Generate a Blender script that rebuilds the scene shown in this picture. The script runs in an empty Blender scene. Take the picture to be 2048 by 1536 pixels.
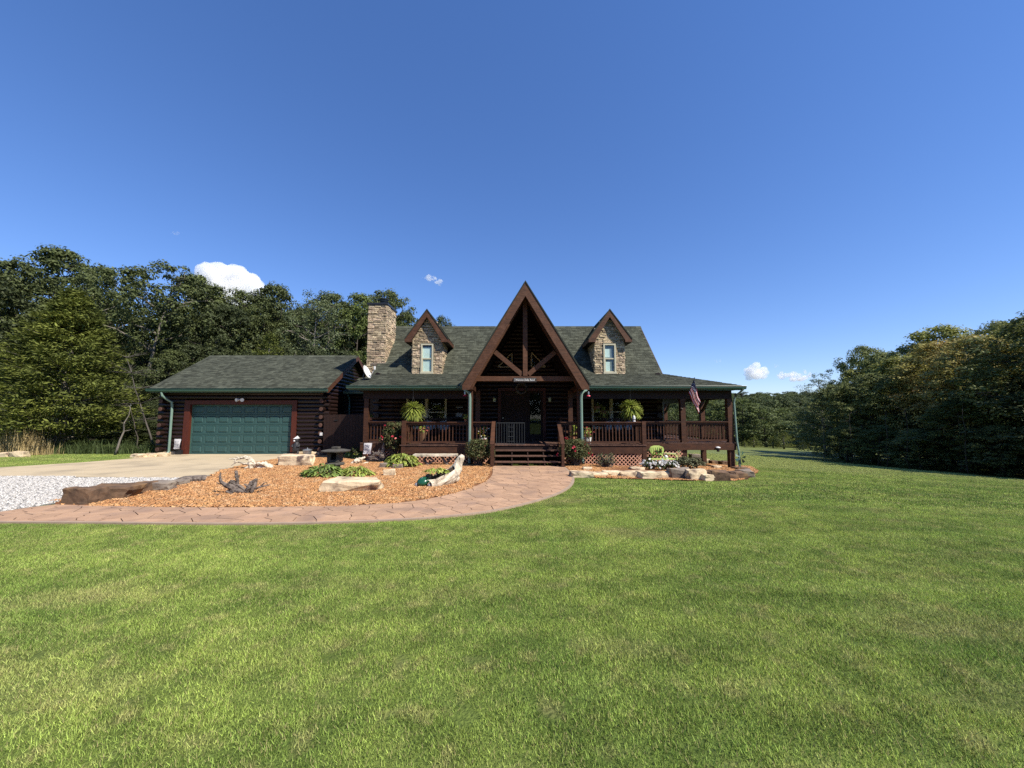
import bpy, bmesh, math, random
import numpy as np
from mathutils import Vector, Matrix, Euler, Quaternion, noise as mnoise

random.seed(7)
RNG = np.random.default_rng(7)
scene = bpy.context.scene
COL = scene.collection
R = math.radians

# ------------------------------------------------------------------ camera, light, exposure
CAM_H = 1.6
PITCH = 4.9
cam = bpy.data.cameras.new("camera"); cam.sensor_width = 36.0; cam.lens = 36.0 * 770.0 / 2048.0
cam.clip_start = 0.05; cam.clip_end = 9000
camo = bpy.data.objects.new("camera", cam); COL.objects.link(camo)
camo.location = (0, 0, CAM_H); camo.rotation_euler = (R(90 + PITCH), 0, 0)
scene.camera = camo

SUN_AZ = 55.0      # degrees to the right of straight behind the camera
SUN_EL = 48.0
sdir = Vector((math.sin(R(SUN_AZ)) * math.cos(R(SUN_EL)), -math.cos(R(SUN_AZ)) * math.cos(R(SUN_EL)), math.sin(R(SUN_EL))))
world = bpy.data.worlds.new("World"); scene.world = world; world.use_nodes = True
wn = world.node_tree; wn.nodes.clear()
wo = wn.nodes.new("ShaderNodeOutputWorld"); wb = wn.nodes.new("ShaderNodeBackground")
sk = wn.nodes.new("ShaderNodeTexSky"); sk.sky_type = 'NISHITA'; sk.sun_disc = False
sk.sun_elevation = R(SUN_EL); sk.sun_rotation = math.atan2(sdir.x, sdir.y)
sk.altitude = 200; sk.air_density = 1.0; sk.dust_density = 0.0; sk.ozone_density = 1.6
wb.inputs[1].default_value = 0.15
hs_ = wn.nodes.new('ShaderNodeHueSaturation'); hs_.inputs['Saturation'].default_value = 1.25
gm_ = wn.nodes.new('ShaderNodeGamma'); gm_.inputs[1].default_value = .85; wn.links.new(sk.outputs[0], gm_.inputs[0]); wn.links.new(gm_.outputs[0], hs_.inputs['Color'])
mc_ = wn.nodes.new('ShaderNodeMix'); mc_.data_type = 'RGBA'; mc_.blend_type = 'MULTIPLY'; mc_.inputs[0].default_value = 1.0; mc_.inputs[7].default_value = (.71, .765, 1.02, 1)
wn.links.new(hs_.outputs[0], mc_.inputs[6]); wn.links.new(mc_.outputs[2], wb.inputs[0]); wn.links.new(wb.outputs[0], wo.inputs[0])
sun = bpy.data.lights.new("sun", 'SUN'); sun.energy = 5.0; sun.angle = R(0.53); sun.color = (1.0, 0.93, 0.81)
suno = bpy.data.objects.new("sun", sun); COL.objects.link(suno)
suno.rotation_euler = sdir.to_track_quat('Z', 'Y').to_euler(); suno.location = (20, -20, 40)
vs = scene.view_settings; vs.view_transform = 'Standard'; vs.look = 'None'; vs.gamma = 1.0; vs.exposure = 0.60
vs.use_curve_mapping = False
scene.render.engine = 'CYCLES'
scene.cycles.max_bounces = 6; scene.cycles.transparent_max_bounces = 12
scene.cycles.volume_bounces = 10
try:
    scene.cycles.use_denoising = False
except Exception:
    pass

# ------------------------------------------------------------------ places
_ct, _st = math.cos(R(PITCH)), math.sin(R(PITCH))
F = 770.0
def P(px, py, Y):
    "world point seen at photograph pixel (px, py) when it stands at distance Y"
    v = 768.0 - py
    d = F * _ct - v * _st
    return Vector(((px - 1024.0) / d * Y, Y, CAM_H + (F * _st + v * _ct) / d * Y))
def smooth(t):
    t = max(0.0, min(1.0, t)); return t * t * (3 - 2 * t)
def T(x, y):
    "height of the ground"
    z = -0.0115 * max(-60.0, min(25.0, y))
    w = smooth((x - 4) / 5)
    s = 0.8 * max(0, x - 6) + 0.6 * max(0, y - 14) * w
    z -= 0.16 * smooth((x - 1.2) / 4) * smooth((y - 8.5) / 5)
    z -= 0.048 * min(s, 60) + 0.02 * max(0, min(s - 60, 60))
    w2 = smooth((x - 25) / 60); d = math.hypot(x, y)
    z += 15 * smooth((d - 105) / 200) * w2 * (0.75 + 0.25 * math.sin(x * 0.013 + 1.0))
    return z
def G(px, py):
    "ground point seen at photograph pixel"
    v = 768.0 - py; d = F * _ct - v * _st
    r = (F * _st + v * _ct) / d; rx = (px - 1024.0) / d
    lo, hi = 0.5, 400.0
    for _ in range(60):
        m = (lo + hi) / 2
        if CAM_H + r * m > T(rx * m, m): lo = m
        else: hi = m
    return Vector((rx * lo, lo, T(rx * lo, lo)))

# ------------------------------------------------------------------ object bookkeeping
def wloc(o):
    v = Vector((0, 0, 0))
    while o is not None:
        v += o.location; o = o.parent
    return v
def tag(o, label=None, cat=None, group=None, kind=None):
    if label: o['label'] = label
    if cat: o['category'] = cat
    if group: o['group'] = group
    if kind: o['kind'] = kind
    return o
def thing(name, label, cat, loc=(0, 0, 0), group=None):
    o = bpy.data.objects.new(name, None); COL.objects.link(o); o.location = loc; o.empty_display_size = 0.2
    return tag(o, label, cat, group)
def inst(name, me, parent=None, M=None):
    "place mesh data at world matrix M, as child of an unrotated parent"
    o = bpy.data.objects.new(name, me); COL.objects.link(o)
    M = M or Matrix.Identity(4)
    if parent is not None:
        o.parent = parent
        M = Matrix.Translation(-wloc(parent)) @ M
    o.matrix_basis = M
    return o

class MB:
    def __init__(s): s.v = []; s.f = []; s.m = []
    def add(s, vs_, fs_, mi=0):
        b = len(s.v); s.v.extend([tuple(p) for p in vs_])
        for f in fs_: s.f.append(tuple(b + i for i in f)); s.m.append(mi)
        return s
    def box(s, x0, x1, y0, y1, z0, z1, mi=0):
        return s.add([(x0,y0,z0),(x1,y0,z0),(x1,y1,z0),(x0,y1,z0),(x0,y0,z1),(x1,y0,z1),(x1,y1,z1),(x0,y1,z1)],
                     [(0,3,2,1),(4,5,6,7),(0,1,5,4),(1,2,6,5),(2,3,7,6),(3,0,4,7)], mi)
    def obox(s, M, mi=0):
        "unit box (-.5...5) under matrix M"
        c = [M @ Vector(p) for p in ((-.5,-.5,-.5),(.5,-.5,-.5),(.5,.5,-.5),(-.5,.5,-.5),(-.5,-.5,.5),(.5,-.5,.5),(.5,.5,.5),(-.5,.5,.5))]
        return s.add(c, [(0,3,2,1),(4,5,6,7),(0,1,5,4),(1,2,6,5),(2,3,7,6),(3,0,4,7)], mi)
    def beam(s, p0, p1, w, h, up=(0, 0, 1), mi=0):
        p0 = Vector(p0); p1 = Vector(p1); d = (p1 - p0); L = d.length; d.normalize()
        side = d.cross(Vector(up)).normalized(); u = side.cross(d).normalized()
        M = Matrix((( d.x, side.x, u.x, 0), (d.y, side.y, u.y, 0), (d.z, side.z, u.z, 0), (0,0,0,1)))
        M = Matrix.Translation((p0 + p1) / 2) @ M @ Matrix.Diagonal((L, w, h, 1))
        return s.obox(M, mi)
    def prism(s, poly, vec, mi=0):
        n = len(poly); vec = Vector(vec); a = [Vector(p) for p in poly]; b = [p + vec for p in a]
        nrm = Vector((0,0,0))
        for i in range(n): nrm += a[i].cross(a[(i+1) % n])
        fl = nrm.dot(vec) > 0
        fs = []
        bot = tuple(range(n)); top = tuple(range(n, 2*n))
        if fl: fs += [bot[::-1], top]
        else: fs += [bot, top[::-1]]
        for i in range(n):
            j = (i + 1) % n
            q = (i, j, n + j, n + i)
            fs.append(q if fl else q[::-1])
        return s.add(a + b, fs, mi)
    def tube(s, pts, rad, n=8, cap=True, mi=0, jit=0.0, rnd=None):
        pts = [Vector(p) for p in pts]; k = len(pts)
        if not hasattr(rad, '__len__'): rad = [rad] * k
        vs_ = []; prev = None
        for i in range(k):
            t = (pts[min(i+1, k-1)] - pts[max(i-1, 0)])
            if t.length < 1e-9: t = Vector((0,0,1))
            t.normalize()
            if prev is None:
                a = Vector((0,0,1)) if abs(t.z) < 0.9 else Vector((1,0,0))
                u = t.cross(a).normalized()
            else:
                u = (prev - t * prev.dot(t))
                u = u.normalized() if u.length > 1e-6 else t.orthogonal().normalized()
            prev = u; w = t.cross(u)
            for j in range(n):
                a = 2 * math.pi * j / n; r = rad[i]
                if jit: r *= 1 + (rnd or random).uniform(-jit, jit)
                vs_.append(pts[i] + (u * math.cos(a) + w * math.sin(a)) * r)
        fs = []
        for i in range(k - 1):
            for j in range(n):
                j2 = (j + 1) % n
                fs.append((i*n+j, i*n+j2, (i+1)*n+j2, (i+1)*n+j))
        if cap:
            fs.append(tuple(range(n))[::-1]); fs.append(tuple((k-1)*n + j for j in range(n)))
        return s.add(vs_, fs, mi)
    def lathe(s, prof, c=(0,0,0), n=16, mi=0):
        "prof: list of (radius, z)"
        vs_ = []; k = len(prof)
        for r, z in prof:
            for j in range(n):
                a = 2*math.pi*j/n; vs_.append((c[0]+r*math.cos(a), c[1]+r*math.sin(a), c[2]+z))
        fs = []
        for i in range(k-1):
            for j in range(n):
                j2 = (j+1) % n; fs.append((i*n+j, i*n+j2, (i+1)*n+j2, (i+1)*n+j))
        fs.append(tuple(range(n))[::-1]); fs.append(tuple((k-1)*n+j for j in range(n)))
        return s.add(vs_, fs, mi)
    def mesh(s, name, mats, smoothit=False):
        me = bpy.data.meshes.new(name); me.from_pydata(s.v, [], s.f)
        mats = mats if isinstance(mats, (list, tuple)) else [mats]
        for m in mats: me.materials.append(m)
        if len(mats) > 1: me.polygons.foreach_set('material_index', s.m)
        if smoothit: me.polygons.foreach_set('use_smooth', [True] * len(s.f))
        me.update(); return me
    def build(s, name, mats, parent=None, smoothit=False):
        return inst(name, s.mesh(name, mats, smoothit), parent)

def npmesh(name, V, Q, mat, tri=False):
    "fast mesh of quads (or tris) from arrays"
    k = 3 if tri else 4
    me = bpy.data.meshes.new(name); me.vertices.add(len(V)); me.vertices.foreach_set('co', np.ascontiguousarray(V, dtype=np.float32).ravel())
    me.loops.add(len(Q) * k); me.loops.foreach_set('vertex_index', np.ascontiguousarray(Q, dtype=np.int32).ravel())
    me.polygons.add(len(Q)); me.polygons.foreach_set('loop_start', np.arange(len(Q), dtype=np.int32) * k)
    me.update(calc_edges=True)
    for m in (mat if isinstance(mat, (list, tuple)) else [mat]): me.materials.append(m)
    return me

# ------------------------------------------------------------------ materials
def mk(name, c1, c2=None, scale=4.0, rough=0.8, spec=0.3, bump=0.0, bscale=None, stretch=(1,1,1), objvar=0.0, islvar=0.0,
       metal=0.0, c3=None, scale3=1.0, amt3=0.5, detail=4.0, transl=0.0, world_pos=False, huevar=0.0):
    g_ = .84; c1 = tuple(c*g_ for c in c1); c2 = tuple(c*g_ for c in c2) if c2 else None; c3 = tuple(c*g_ for c in c3) if c3 else None
    m = bpy.data.materials.new(name); m.use_nodes = True; nt = m.node_tree; N = nt.nodes; L = nt.links
    bs = N["Principled BSDF"]; out = N["Material Output"]
    bs.inputs["Roughness"].default_value = rough; bs.inputs["Metallic"].default_value = metal
    bs.inputs["Specular IOR Level"].default_value = spec
    if world_pos: pos = N.new("ShaderNodeNewGeometry").outputs["Position"]
    else: pos = N.new("ShaderNodeTexCoord").outputs["Object"]
    mp = N.new("ShaderNodeMapping"); mp.inputs["Scale"].default_value = stretch; L.new(pos, mp.inputs[0])
    c2 = c2 or c1
    nz = N.new("ShaderNodeTexNoise"); nz.inputs["Scale"].default_value = scale; nz.inputs["Detail"].default_value = detail
    L.new(mp.outputs[0], nz.inputs["Vector"])
    rp = N.new("ShaderNodeMapRange"); rp.inputs[1].default_value = 0.3; rp.inputs[2].default_value = 0.7; L.new(nz.outputs[0], rp.inputs[0])
    mx = N.new("ShaderNodeMix"); mx.data_type = 'RGBA'; L.new(rp.outputs[0], mx.inputs[0])
    mx.inputs[6].default_value = (*c1, 1); mx.inputs[7].default_value = (*c2, 1)
    colr = mx.outputs[2]
    if c3:
        n3 = N.new("ShaderNodeTexNoise"); n3.inputs["Scale"].default_value = scale3; n3.inputs["Detail"].default_value = 3
        L.new(pos, n3.inputs["Vector"])
        r3 = N.new("ShaderNodeMapRange"); r3.inputs[1].default_value = 0.5; r3.inputs[2].default_value = 0.68; r3.inputs[4].default_value = amt3
        L.new(n3.outputs[0], r3.inputs[0])
        m3 = N.new("ShaderNodeMix"); m3.data_type = 'RGBA'; L.new(r3.outputs[0], m3.inputs[0]); L.new(colr, m3.inputs[6]); m3.inputs[7].default_value = (*c3, 1)
        colr = m3.outputs[2]
    def vary(src, amt, colr):
        mr = N.new("ShaderNodeMapRange"); mr.inputs[3].default_value = 1 - amt; mr.inputs[4].default_value = 1 + amt; L.new(src, mr.inputs[0])
        hs = N.new("ShaderNodeHueSaturation"); L.new(mr.outputs[0], hs.inputs["Value"]); L.new(colr, hs.inputs["Color"])
        if huevar:
            mh = N.new("ShaderNodeMapRange"); mh.inputs[3].default_value = 0.5 - huevar; mh.inputs[4].default_value = 0.5 + huevar
            wn_ = N.new("ShaderNodeTexWhiteNoise"); wn_.noise_dimensions = '1D'; L.new(src, wn_.inputs["W"]); L.new(wn_.outputs[0], mh.inputs[0])
            L.new(mh.outputs[0], hs.inputs["Hue"])
        return hs.outputs[0]
    if objvar: colr = vary(N.new("ShaderNodeObjectInfo").outputs["Random"], objvar, colr)
    if islvar: colr = vary(N.new("ShaderNodeNewGeometry").outputs["Random Per Island"], islvar, colr)
    L.new(colr, bs.inputs["Base Color"])
    if bump:
        nb = N.new("ShaderNodeTexNoise"); nb.inputs["Scale"].default_value = bscale or scale * 3; nb.inputs["Detail"].default_value = 5
        L.new(mp.outputs[0], nb.inputs["Vector"])
        bp = N.new("ShaderNodeBump"); bp.inputs["Strength"].default_value = bump; bp.inputs["Distance"].default_value = 0.02
        L.new(nb.outputs[0], bp.inputs["Height"]); L.new(bp.outputs[0], bs.inputs["Normal"])
    if transl:
        tr = N.new("ShaderNodeBsdfTranslucent"); L.new(colr, tr.inputs[0])
        ms = N.new("ShaderNodeMixShader"); ms.inputs[0].default_value = transl
        L.new(bs.outputs[0], ms.inputs[1]); L.new(tr.outputs[0], ms.inputs[2]); L.new(ms.outputs[0], out.inputs[0])
    return m

def glass_mat(name, tint=(0.02, 0.025, 0.03), refl=0.12):
    m = bpy.data.materials.new(name); m.use_nodes = True; nt = m.node_tree; N = nt.nodes; L = nt.links
    N.remove(N["Principled BSDF"]); out = N["Material Output"]
    tr = N.new("ShaderNodeBsdfTransparent"); tr.inputs[0].default_value = (0.85, 0.92, 0.9, 1)
    gl = N.new("ShaderNodeBsdfGlossy"); gl.inputs["Roughness"].default_value = 0.02; gl.inputs[0].default_value = (0.9, 0.95, 1, 1)
    ge = N.new("ShaderNodeNewGeometry"); dt = N.new("ShaderNodeVectorMath"); dt.operation = 'DOT_PRODUCT'; L.new(ge.outputs["Incoming"], dt.inputs[0]); L.new(ge.outputs["Normal"], dt.inputs[1])
    def mth(op, a, b=None):
        n = N.new("ShaderNodeMath"); n.operation = op
        for i, q in enumerate((a, b)):
            if q is None: continue
            if isinstance(q, (int, float)): n.inputs[i].default_value = q
            else: L.new(q, n.inputs[i])
        return n.outputs[0]
    sch = mth('ADD', mth('MULTIPLY', mth('POWER', mth('SUBTRACT', 1.0, mth('ABSOLUTE', dt.outputs["Value"])), 5.0), .94), .045)   # Schlick reflectance, same from both sides
    ms = N.new("ShaderNodeMixShader"); L.new(sch, ms.inputs[0]); L.new(tr.outputs[0], ms.inputs[1]); L.new(gl.outputs[0], ms.inputs[2])
    L.new(ms.outputs[0], out.inputs[0]); return m

MT = {}
MT['log'] = mk("stained_log", (.024,.010,.0075), (.012,.0055,.0045), scale=3, stretch=(1,12,12), rough=.45, spec=.4, bump=.25, bscale=8, objvar=.22, world_pos=False)  # dark stain, its colour deepened further to carry the porch shade
MT['logend'] = mk("weathered_log_end", (.12,.060,.042), (.075,.038,.028), scale=10, rough=.8, objvar=.25)
MT['wood'] = mk("red_brown_timber", (.100,.040,.019), (.050,.021,.012), scale=2.5, stretch=(1.5,1.5,5), rough=.6, bump=.3, bscale=14, objvar=.15, world_pos=True)
MT['woodx'] = mk("red_brown_timber_lengthwise", (.125,.052,.024), (.062,.027,.014), scale=2.5, stretch=(1.2,2,9), rough=.6, bump=.3, bscale=14, objvar=.12, world_pos=True, c3=(.19,.095,.055), scale3=5, amt3=.35)
MT['darkwood'] = mk("dark_brown_porch_timber", (.034,.0145,.009), (.018,.008,.006), scale=3, stretch=(1.5,1.5,6), rough=.65, bump=.25, bscale=12, objvar=.18, world_pos=True)  # dark brown timber, darkened further to stand in for porch shade
MT['deck'] = mk("worn_deck_board", (.16,.085,.06), (.085,.045,.032), scale=5, stretch=(6,1,1), rough=.75, bump=.3, bscale=20, islvar=.25, objvar=.15, world_pos=True)
MT['soffit'] = mk("dark_soffit_board", (.014,.007,.005), (.009,.005,.004), scale=4, rough=.8)  # dark boards taken nearly to black in place of shade under the roofs
MT['trimred'] = mk("red_stained_trim", (.11,.026,.014), (.07,.018,.012), scale=3, stretch=(3,3,1), rough=.5, world_pos=True)
MT['lattice'] = mk("cedar_lattice", (.74,.40,.27), (.55,.28,.18), scale=9, rough=.8, islvar=.12)
MT['shingle'] = mk("grey_green_shingle", (.092,.098,.072), (.062,.067,.050), scale=2.2, rough=.95, spec=.15, islvar=.34, bump=.5, bscale=120, world_pos=True, c3=(.055,.060,.046), scale3=.35, amt3=.2)
MT['roofbase'] = mk("shingle_underlay", (.035,.042,.033), rough=.95)
MT['green'] = mk("green_gutter_paint", (.060,.135,.105), (.052,.12,.092), scale=3, rough=.4, spec=.5)
MT['spout'] = mk("pale_green_downspout_paint", (.20,.30,.245), (.17,.265,.215), scale=3, rough=.45, spec=.5)
MT['door'] = mk("teal_garage_door_paint", (.038,.095,.090), (.034,.087,.083), scale=1.5, rough=.45, spec=.45)
MT['cream'] = mk("cream_window_paint", (.62,.58,.42), (.55,.51,.38), scale=5, rough=.5)
MT['white'] = mk("white_paint", (.78,.78,.76), rough=.45)
MT['blind'] = mk("pale_window_blind", (.85,.95,.90), (.8,.9,.86), scale=2, rough=.8)
MT['curtain'] = mk("grey_curtain", (.30,.33,.34), (.22,.25,.27), scale=2, stretch=(8,1,1), rough=.9)
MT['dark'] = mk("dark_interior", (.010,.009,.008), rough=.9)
MT['black'] = mk("black_metal", (.018,.018,.02), rough=.4, spec=.5)
MT['iron'] = mk("grey_gate_metal", (.075,.085,.09), rough=.4, metal=.3)
MT['galv'] = mk("galvanized_steel", (.50,.53,.55), (.38,.41,.44), scale=8, rough=.32, metal=.75)
MT['stonew'] = mk("stacked_wall_stone", (.66,.52,.34), (.40,.31,.21), scale=5, rough=.9, bump=.9, bscale=18, objvar=.42, huevar=.012, c3=(.17,.135,.12), scale3=2.6, amt3=.75)
MT['mortar'] = mk("dark_mortar", (.06,.045,.033), rough=.95)
MT['rock'] = mk("pale_sandstone", (.84,.68,.45), (.60,.46,.29), scale=3.5, rough=.9, bump=1.0, bscale=7, objvar=.12, c3=(.13,.085,.07), scale3=3.4, amt3=.95, world_pos=True)
MT['rockdark'] = mk("brown_weathered_sandstone", (.20,.12,.07), (.09,.058,.038), scale=6, rough=.9, bump=1.0, bscale=6, objvar=.12, c3=(.36,.21,.09), scale3=1.9, amt3=.6, world_pos=True)
MT['rockgrey'] = mk("grey_tan_stone", (.30,.25,.19), (.20,.16,.13), scale=4, rough=.9, bump=.9, bscale=9, objvar=.1, c3=(.13,.10,.09), scale3=3, amt3=.6, world_pos=True)
MT['cstone'] = mk("weathered_grey_carved_stone", (.115,.105,.085), (.06,.055,.048), scale=9, rough=.95, bump=.6, bscale=30)
MT['drift'] = mk("bleached_driftwood", (.86,.77,.60), (.58,.49,.36), scale=4, stretch=(1,4,4), rough=.8, bump=.8, bscale=16, c3=(.11,.08,.06), scale3=5, amt3=.55)
MT['driftgrey'] = mk("grey_driftwood", (.26,.215,.18), (.13,.105,.09), scale=6, stretch=(1,4,4), rough=.85, bump=.9, bscale=20, c3=(.05,.04,.035), scale3=7, amt3=.8)
MT['bark'] = mk("tree_bark", (.095,.078,.062), (.05,.042,.035), scale=3, stretch=(3,3,.6), rough=.95, bump=.8, bscale=9)
MT['barkpale'] = mk("pale_tree_bark", (.25,.22,.18), (.13,.115,.095), scale=3, stretch=(3,3,.6), rough=.95, bump=.6, bscale=9)
MT['twig'] = mk("bare_grey_twigs", (.13,.115,.10), (.08,.07,.06), rough=.95)
def foliage(name, a, b, **k):
    d = dict(scale=.35, rough=.6, spec=.22, islvar=.35, transl=.28, world_pos=True, detail=2); d.update(k)
    return mk(name, a, b, **d)
MT['leafA'] = foliage("oak_leaf", (.125,.150,.050), (.095,.118,.042), objvar=.12)
MT['leafB'] = foliage("bright_tree_leaf", (.135,.170,.044), (.100,.130,.038), objvar=.15)
MT['leafC'] = foliage("dark_tree_leaf", (.085,.105,.040), (.065,.082,.034), objvar=.12)
MT['leafD'] = foliage("early_autumn_leaf", (.46,.39,.11), (.34,.31,.09), objvar=.15, c3=(.36,.17,.045), scale3=.4, amt3=.6)
MT['leafE'] = foliage("willowy_pale_leaf", (.17,.205,.095), (.125,.155,.070), islvar=.4)
MT['cedar'] = foliage("cedar_spray", (.200,.225,.046), (.118,.140,.034), scale=.8, transl=.2, spec=.15, rough=.8)
MT['leafR'] = foliage("right_woods_leaf", (.36,.37,.095), (.27,.29,.08), objvar=.2, c3=(.30,.24,.06), scale3=.25, amt3=.4)  # brighter copy of the woods' leaf; light on these trees put into the colour
MT['leafRd'] = foliage("right_woods_dark_leaf", (.215,.24,.075), (.16,.19,.062), objvar=.2)  # darker leaf of the right woods, also brightened in place of light
MT['farleaf'] = foliage("far_woods_leaf", (.125,.155,.055), (.092,.118,.044), scale=.06, objvar=.2)
MT['redleaf'] = foliage("reddish_new_leaf", (.16,.07,.06), (.11,.06,.05))
MT['hosta'] = foliage("yellow_green_hosta_leaf", (.42,.46,.08), (.22,.31,.05), scale=6, rough=.5, spec=.45, islvar=.5, c3=(.50,.48,.20), scale3=9, amt3=.5)
MT['hostad'] = foliage("dark_green_hosta_leaf", (.22,.30,.06), (.12,.19,.04), scale=6, rough=.5, spec=.45, islvar=.5, c3=(.38,.40,.12), scale3=10, amt3=.55)
MT['fern'] = foliage("bright_fern_frond", (.40,.44,.09), (.26,.33,.055), scale=6, islvar=.35)
MT['shrub'] = foliage("rose_bush_leaf", (.120,.140,.050), (.085,.10,.038), scale=3, islvar=.45, c3=(.20,.10,.06), scale3=6, amt3=.5)
MT['juniper'] = foliage("dull_sedum_leaf", (.19,.20,.10), (.12,.13,.07), scale=3, islvar=.4, c3=(.16,.10,.07), scale3=5, amt3=.5)
MT['weed'] = foliage("green_wild_grass", (.10,.135,.045), (.065,.095,.032), scale=2)
MT['straw'] = foliage("dry_straw_grass", (.66,.52,.26), (.44,.34,.16), scale=2, islvar=.3)
MT['petalr'] = mk("pink_red_petal", (.65,.05,.09), (.5,.03,.05), scale=20, rough=.6, islvar=.2, transl=.2)
MT['petalp'] = mk("coral_pink_petal", (.85,.30,.22), (.7,.18,.2), scale=20, rough=.6, islvar=.2, transl=.2)
MT['petalw'] = mk("white_petal", (.98,.98,.95), rough=.6, transl=.45)
MT['petaly'] = mk("yellow_petal", (.75,.62,.06), rough=.6, transl=.2)
MT['soil'] = mk("dark_potting_soil", (.05,.035,.025), (.03,.02,.015), scale=30, rough=1)
MT['cushion'] = mk("pale_grey_cushion", (.36,.38,.38), (.28,.30,.31), scale=4, rough=.9)
MT['chart'] = mk("chartreuse_enamel", (.62,.74,.22), (.52,.66,.18), scale=3, rough=.4, spec=.5)
MT['turtle'] = mk("green_glazed_ceramic", (.012,.085,.042), (.02,.11,.055), scale=10, rough=.25, spec=.6)
MT['greyc'] = mk("grey_ceramic", (.25,.25,.29), rough=.6)
MT['bear'] = mk("dark_grey_statue_resin", (.045,.045,.05), (.03,.03,.032), scale=12, rough=.5, bump=.5, bscale=40)
MT['redp'] = mk("red_feeder_plastic", (.75,.03,.08), rough=.25, spec=.5)
MT['flagr'] = mk("red_flag_cloth", (.62,.025,.035), rough=.8, transl=.25)
MT['flagw'] = mk("white_flag_cloth", (.82,.80,.80), rough=.8, transl=.25)
MT['flagb'] = mk("navy_flag_cloth", (.018,.022,.10), rough=.8, transl=.15)
MT['signb'] = mk("black_sign_board", (.035,.028,.024), (.06,.045,.04), scale=6, rough=.6)
MT['glass'] = glass_mat("window_glass")
MT['terra'] = mk("terracotta", (.45,.20,.11), (.38,.17,.10), scale=8, rough=.85)
MT['basket'] = mk("brown_wicker", (.20,.115,.06), (.12,.07,.04), scale=30, rough=.9)

# --- ground materials
def grass_mat(name, blades):
    m = bpy.data.materials.new(name); m.use_nodes = True; nt = m.node_tree; N = nt.nodes; L = nt.links
    bs = N["Principled BSDF"]; out = N["Material Output"]; bs.inputs["Roughness"].default_value = .6; bs.inputs["Specular IOR Level"].default_value = .12 if blades else .05
    pos = N.new("ShaderNodeNewGeometry")
    def noise(sc, stretch=(1,1,1), detail=3):
        mp = N.new("ShaderNodeMapping"); mp.inputs["Scale"].default_value = stretch; L.new(pos.outputs["Position"], mp.inputs[0])
        n = N.new("ShaderNodeTexNoise"); n.inputs["Scale"].default_value = sc; n.inputs["Detail"].default_value = detail; L.new(mp.outputs[0], n.inputs["Vector"]); return n.outputs[0]
    def rng(s, a, b, c=0., d=1.):
        r = N.new("ShaderNodeMapRange"); r.inputs[1].default_value = a; r.inputs[2].default_value = b; r.inputs[3].default_value = c; r.inputs[4].default_value = d; L.new(s, r.inputs[0]); return r.outputs[0]
    def mix(f, a, b):
        x = N.new("ShaderNodeMix"); x.data_type = 'RGBA'; L.new(f, x.inputs[0])
        for i, c in ((6, a), (7, b)):
            if isinstance(c, tuple): x.inputs[i].default_value = (*c, 1)
            else: L.new(c, x.inputs[i])
        return x.outputs[2]
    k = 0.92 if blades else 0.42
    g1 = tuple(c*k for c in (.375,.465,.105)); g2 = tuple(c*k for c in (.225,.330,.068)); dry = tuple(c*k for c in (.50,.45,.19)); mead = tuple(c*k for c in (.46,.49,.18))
    c = mix(rng(noise(.55, (1,1,1), 4), .38, .62), g1, g2)
    c = mix(rng(noise(2.6, (1,1,1), 4), .40, .62, 0, .7), c, tuple(x*.72 for x in g2))
    c = mix(rng(noise(.9, (.45,1.1,1), 5), .54, .72, 0, .6), c, dry)
    c = mix(rng(noise(5.0, (1,1,1), 4), .54, .70, 0, .55), c, dry)
    c = mix(rng(noise(1.5, (.10,1.0,1), 3), .50, .62, 0, .30), c, tuple(min(1, x*1.35) for x in g1))      # faint mower passes
    sep = N.new("ShaderNodeSeparateXYZ"); L.new(pos.outputs["Position"], sep.inputs[0])
    # the mown lawn ends in a drier, browner strip and then the hay meadow
    ad = N.new("ShaderNodeMath"); ad.operation = 'MULTIPLY_ADD'; ad.inputs[1].default_value = .35; L.new(sep.outputs["X"], ad.inputs[0]); L.new(sep.outputs["Y"], ad.inputs[2])
    mm = N.new("ShaderNodeMath"); mm.operation = 'ADD'; L.new(ad.outputs[0], mm.inputs[0])
    nn = rng(noise(.25), .3, .7, -2.5, 2.5); L.new(nn, mm.inputs[1])
    f = rng(mm.outputs[0], 19, 24, 0, .62)
    gx = rng(sep.outputs["X"], 4, 9, 0, 1)
    fm = N.new("ShaderNodeMath"); fm.operation = 'MULTIPLY'; L.new(f, fm.inputs[0]); L.new(gx, fm.inputs[1])
    c = mix(fm.outputs[0], c, mead)
    if blades:
        isl = pos.outputs["Random Per Island"]
        hs = N.new("ShaderNodeHueSaturation"); L.new(rng(isl, 0, 1, .28, 1.85), hs.inputs["Value"]); L.new(c, hs.inputs["Color"]); c = hs.outputs[0]
        wn_ = N.new("ShaderNodeTexWhiteNoise"); wn_.noise_dimensions = '1D'; L.new(isl, wn_.inputs["W"])
        c = mix(rng(wn_.outputs[0], .86, .9, 0, .8), c, (.42,.36,.17))
        tr = N.new("ShaderNodeBsdfTranslucent"); L.new(c, tr.inputs[0]); ms = N.new("ShaderNodeMixShader"); ms.inputs[0].default_value = .25
        L.new(bs.outputs[0], ms.inputs[1]); L.new(tr.outputs[0], ms.inputs[2]); L.new(ms.outputs[0], out.inputs[0])
    else:
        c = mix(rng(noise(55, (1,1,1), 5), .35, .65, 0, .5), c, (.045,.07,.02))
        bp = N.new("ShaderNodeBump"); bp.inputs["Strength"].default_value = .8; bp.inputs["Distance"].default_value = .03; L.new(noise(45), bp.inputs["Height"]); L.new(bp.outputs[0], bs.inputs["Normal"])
    L.new(c, bs.inputs["Base Color"]); return m
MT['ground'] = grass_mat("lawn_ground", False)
MT['blade'] = grass_mat("grass_blade", True)
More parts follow.
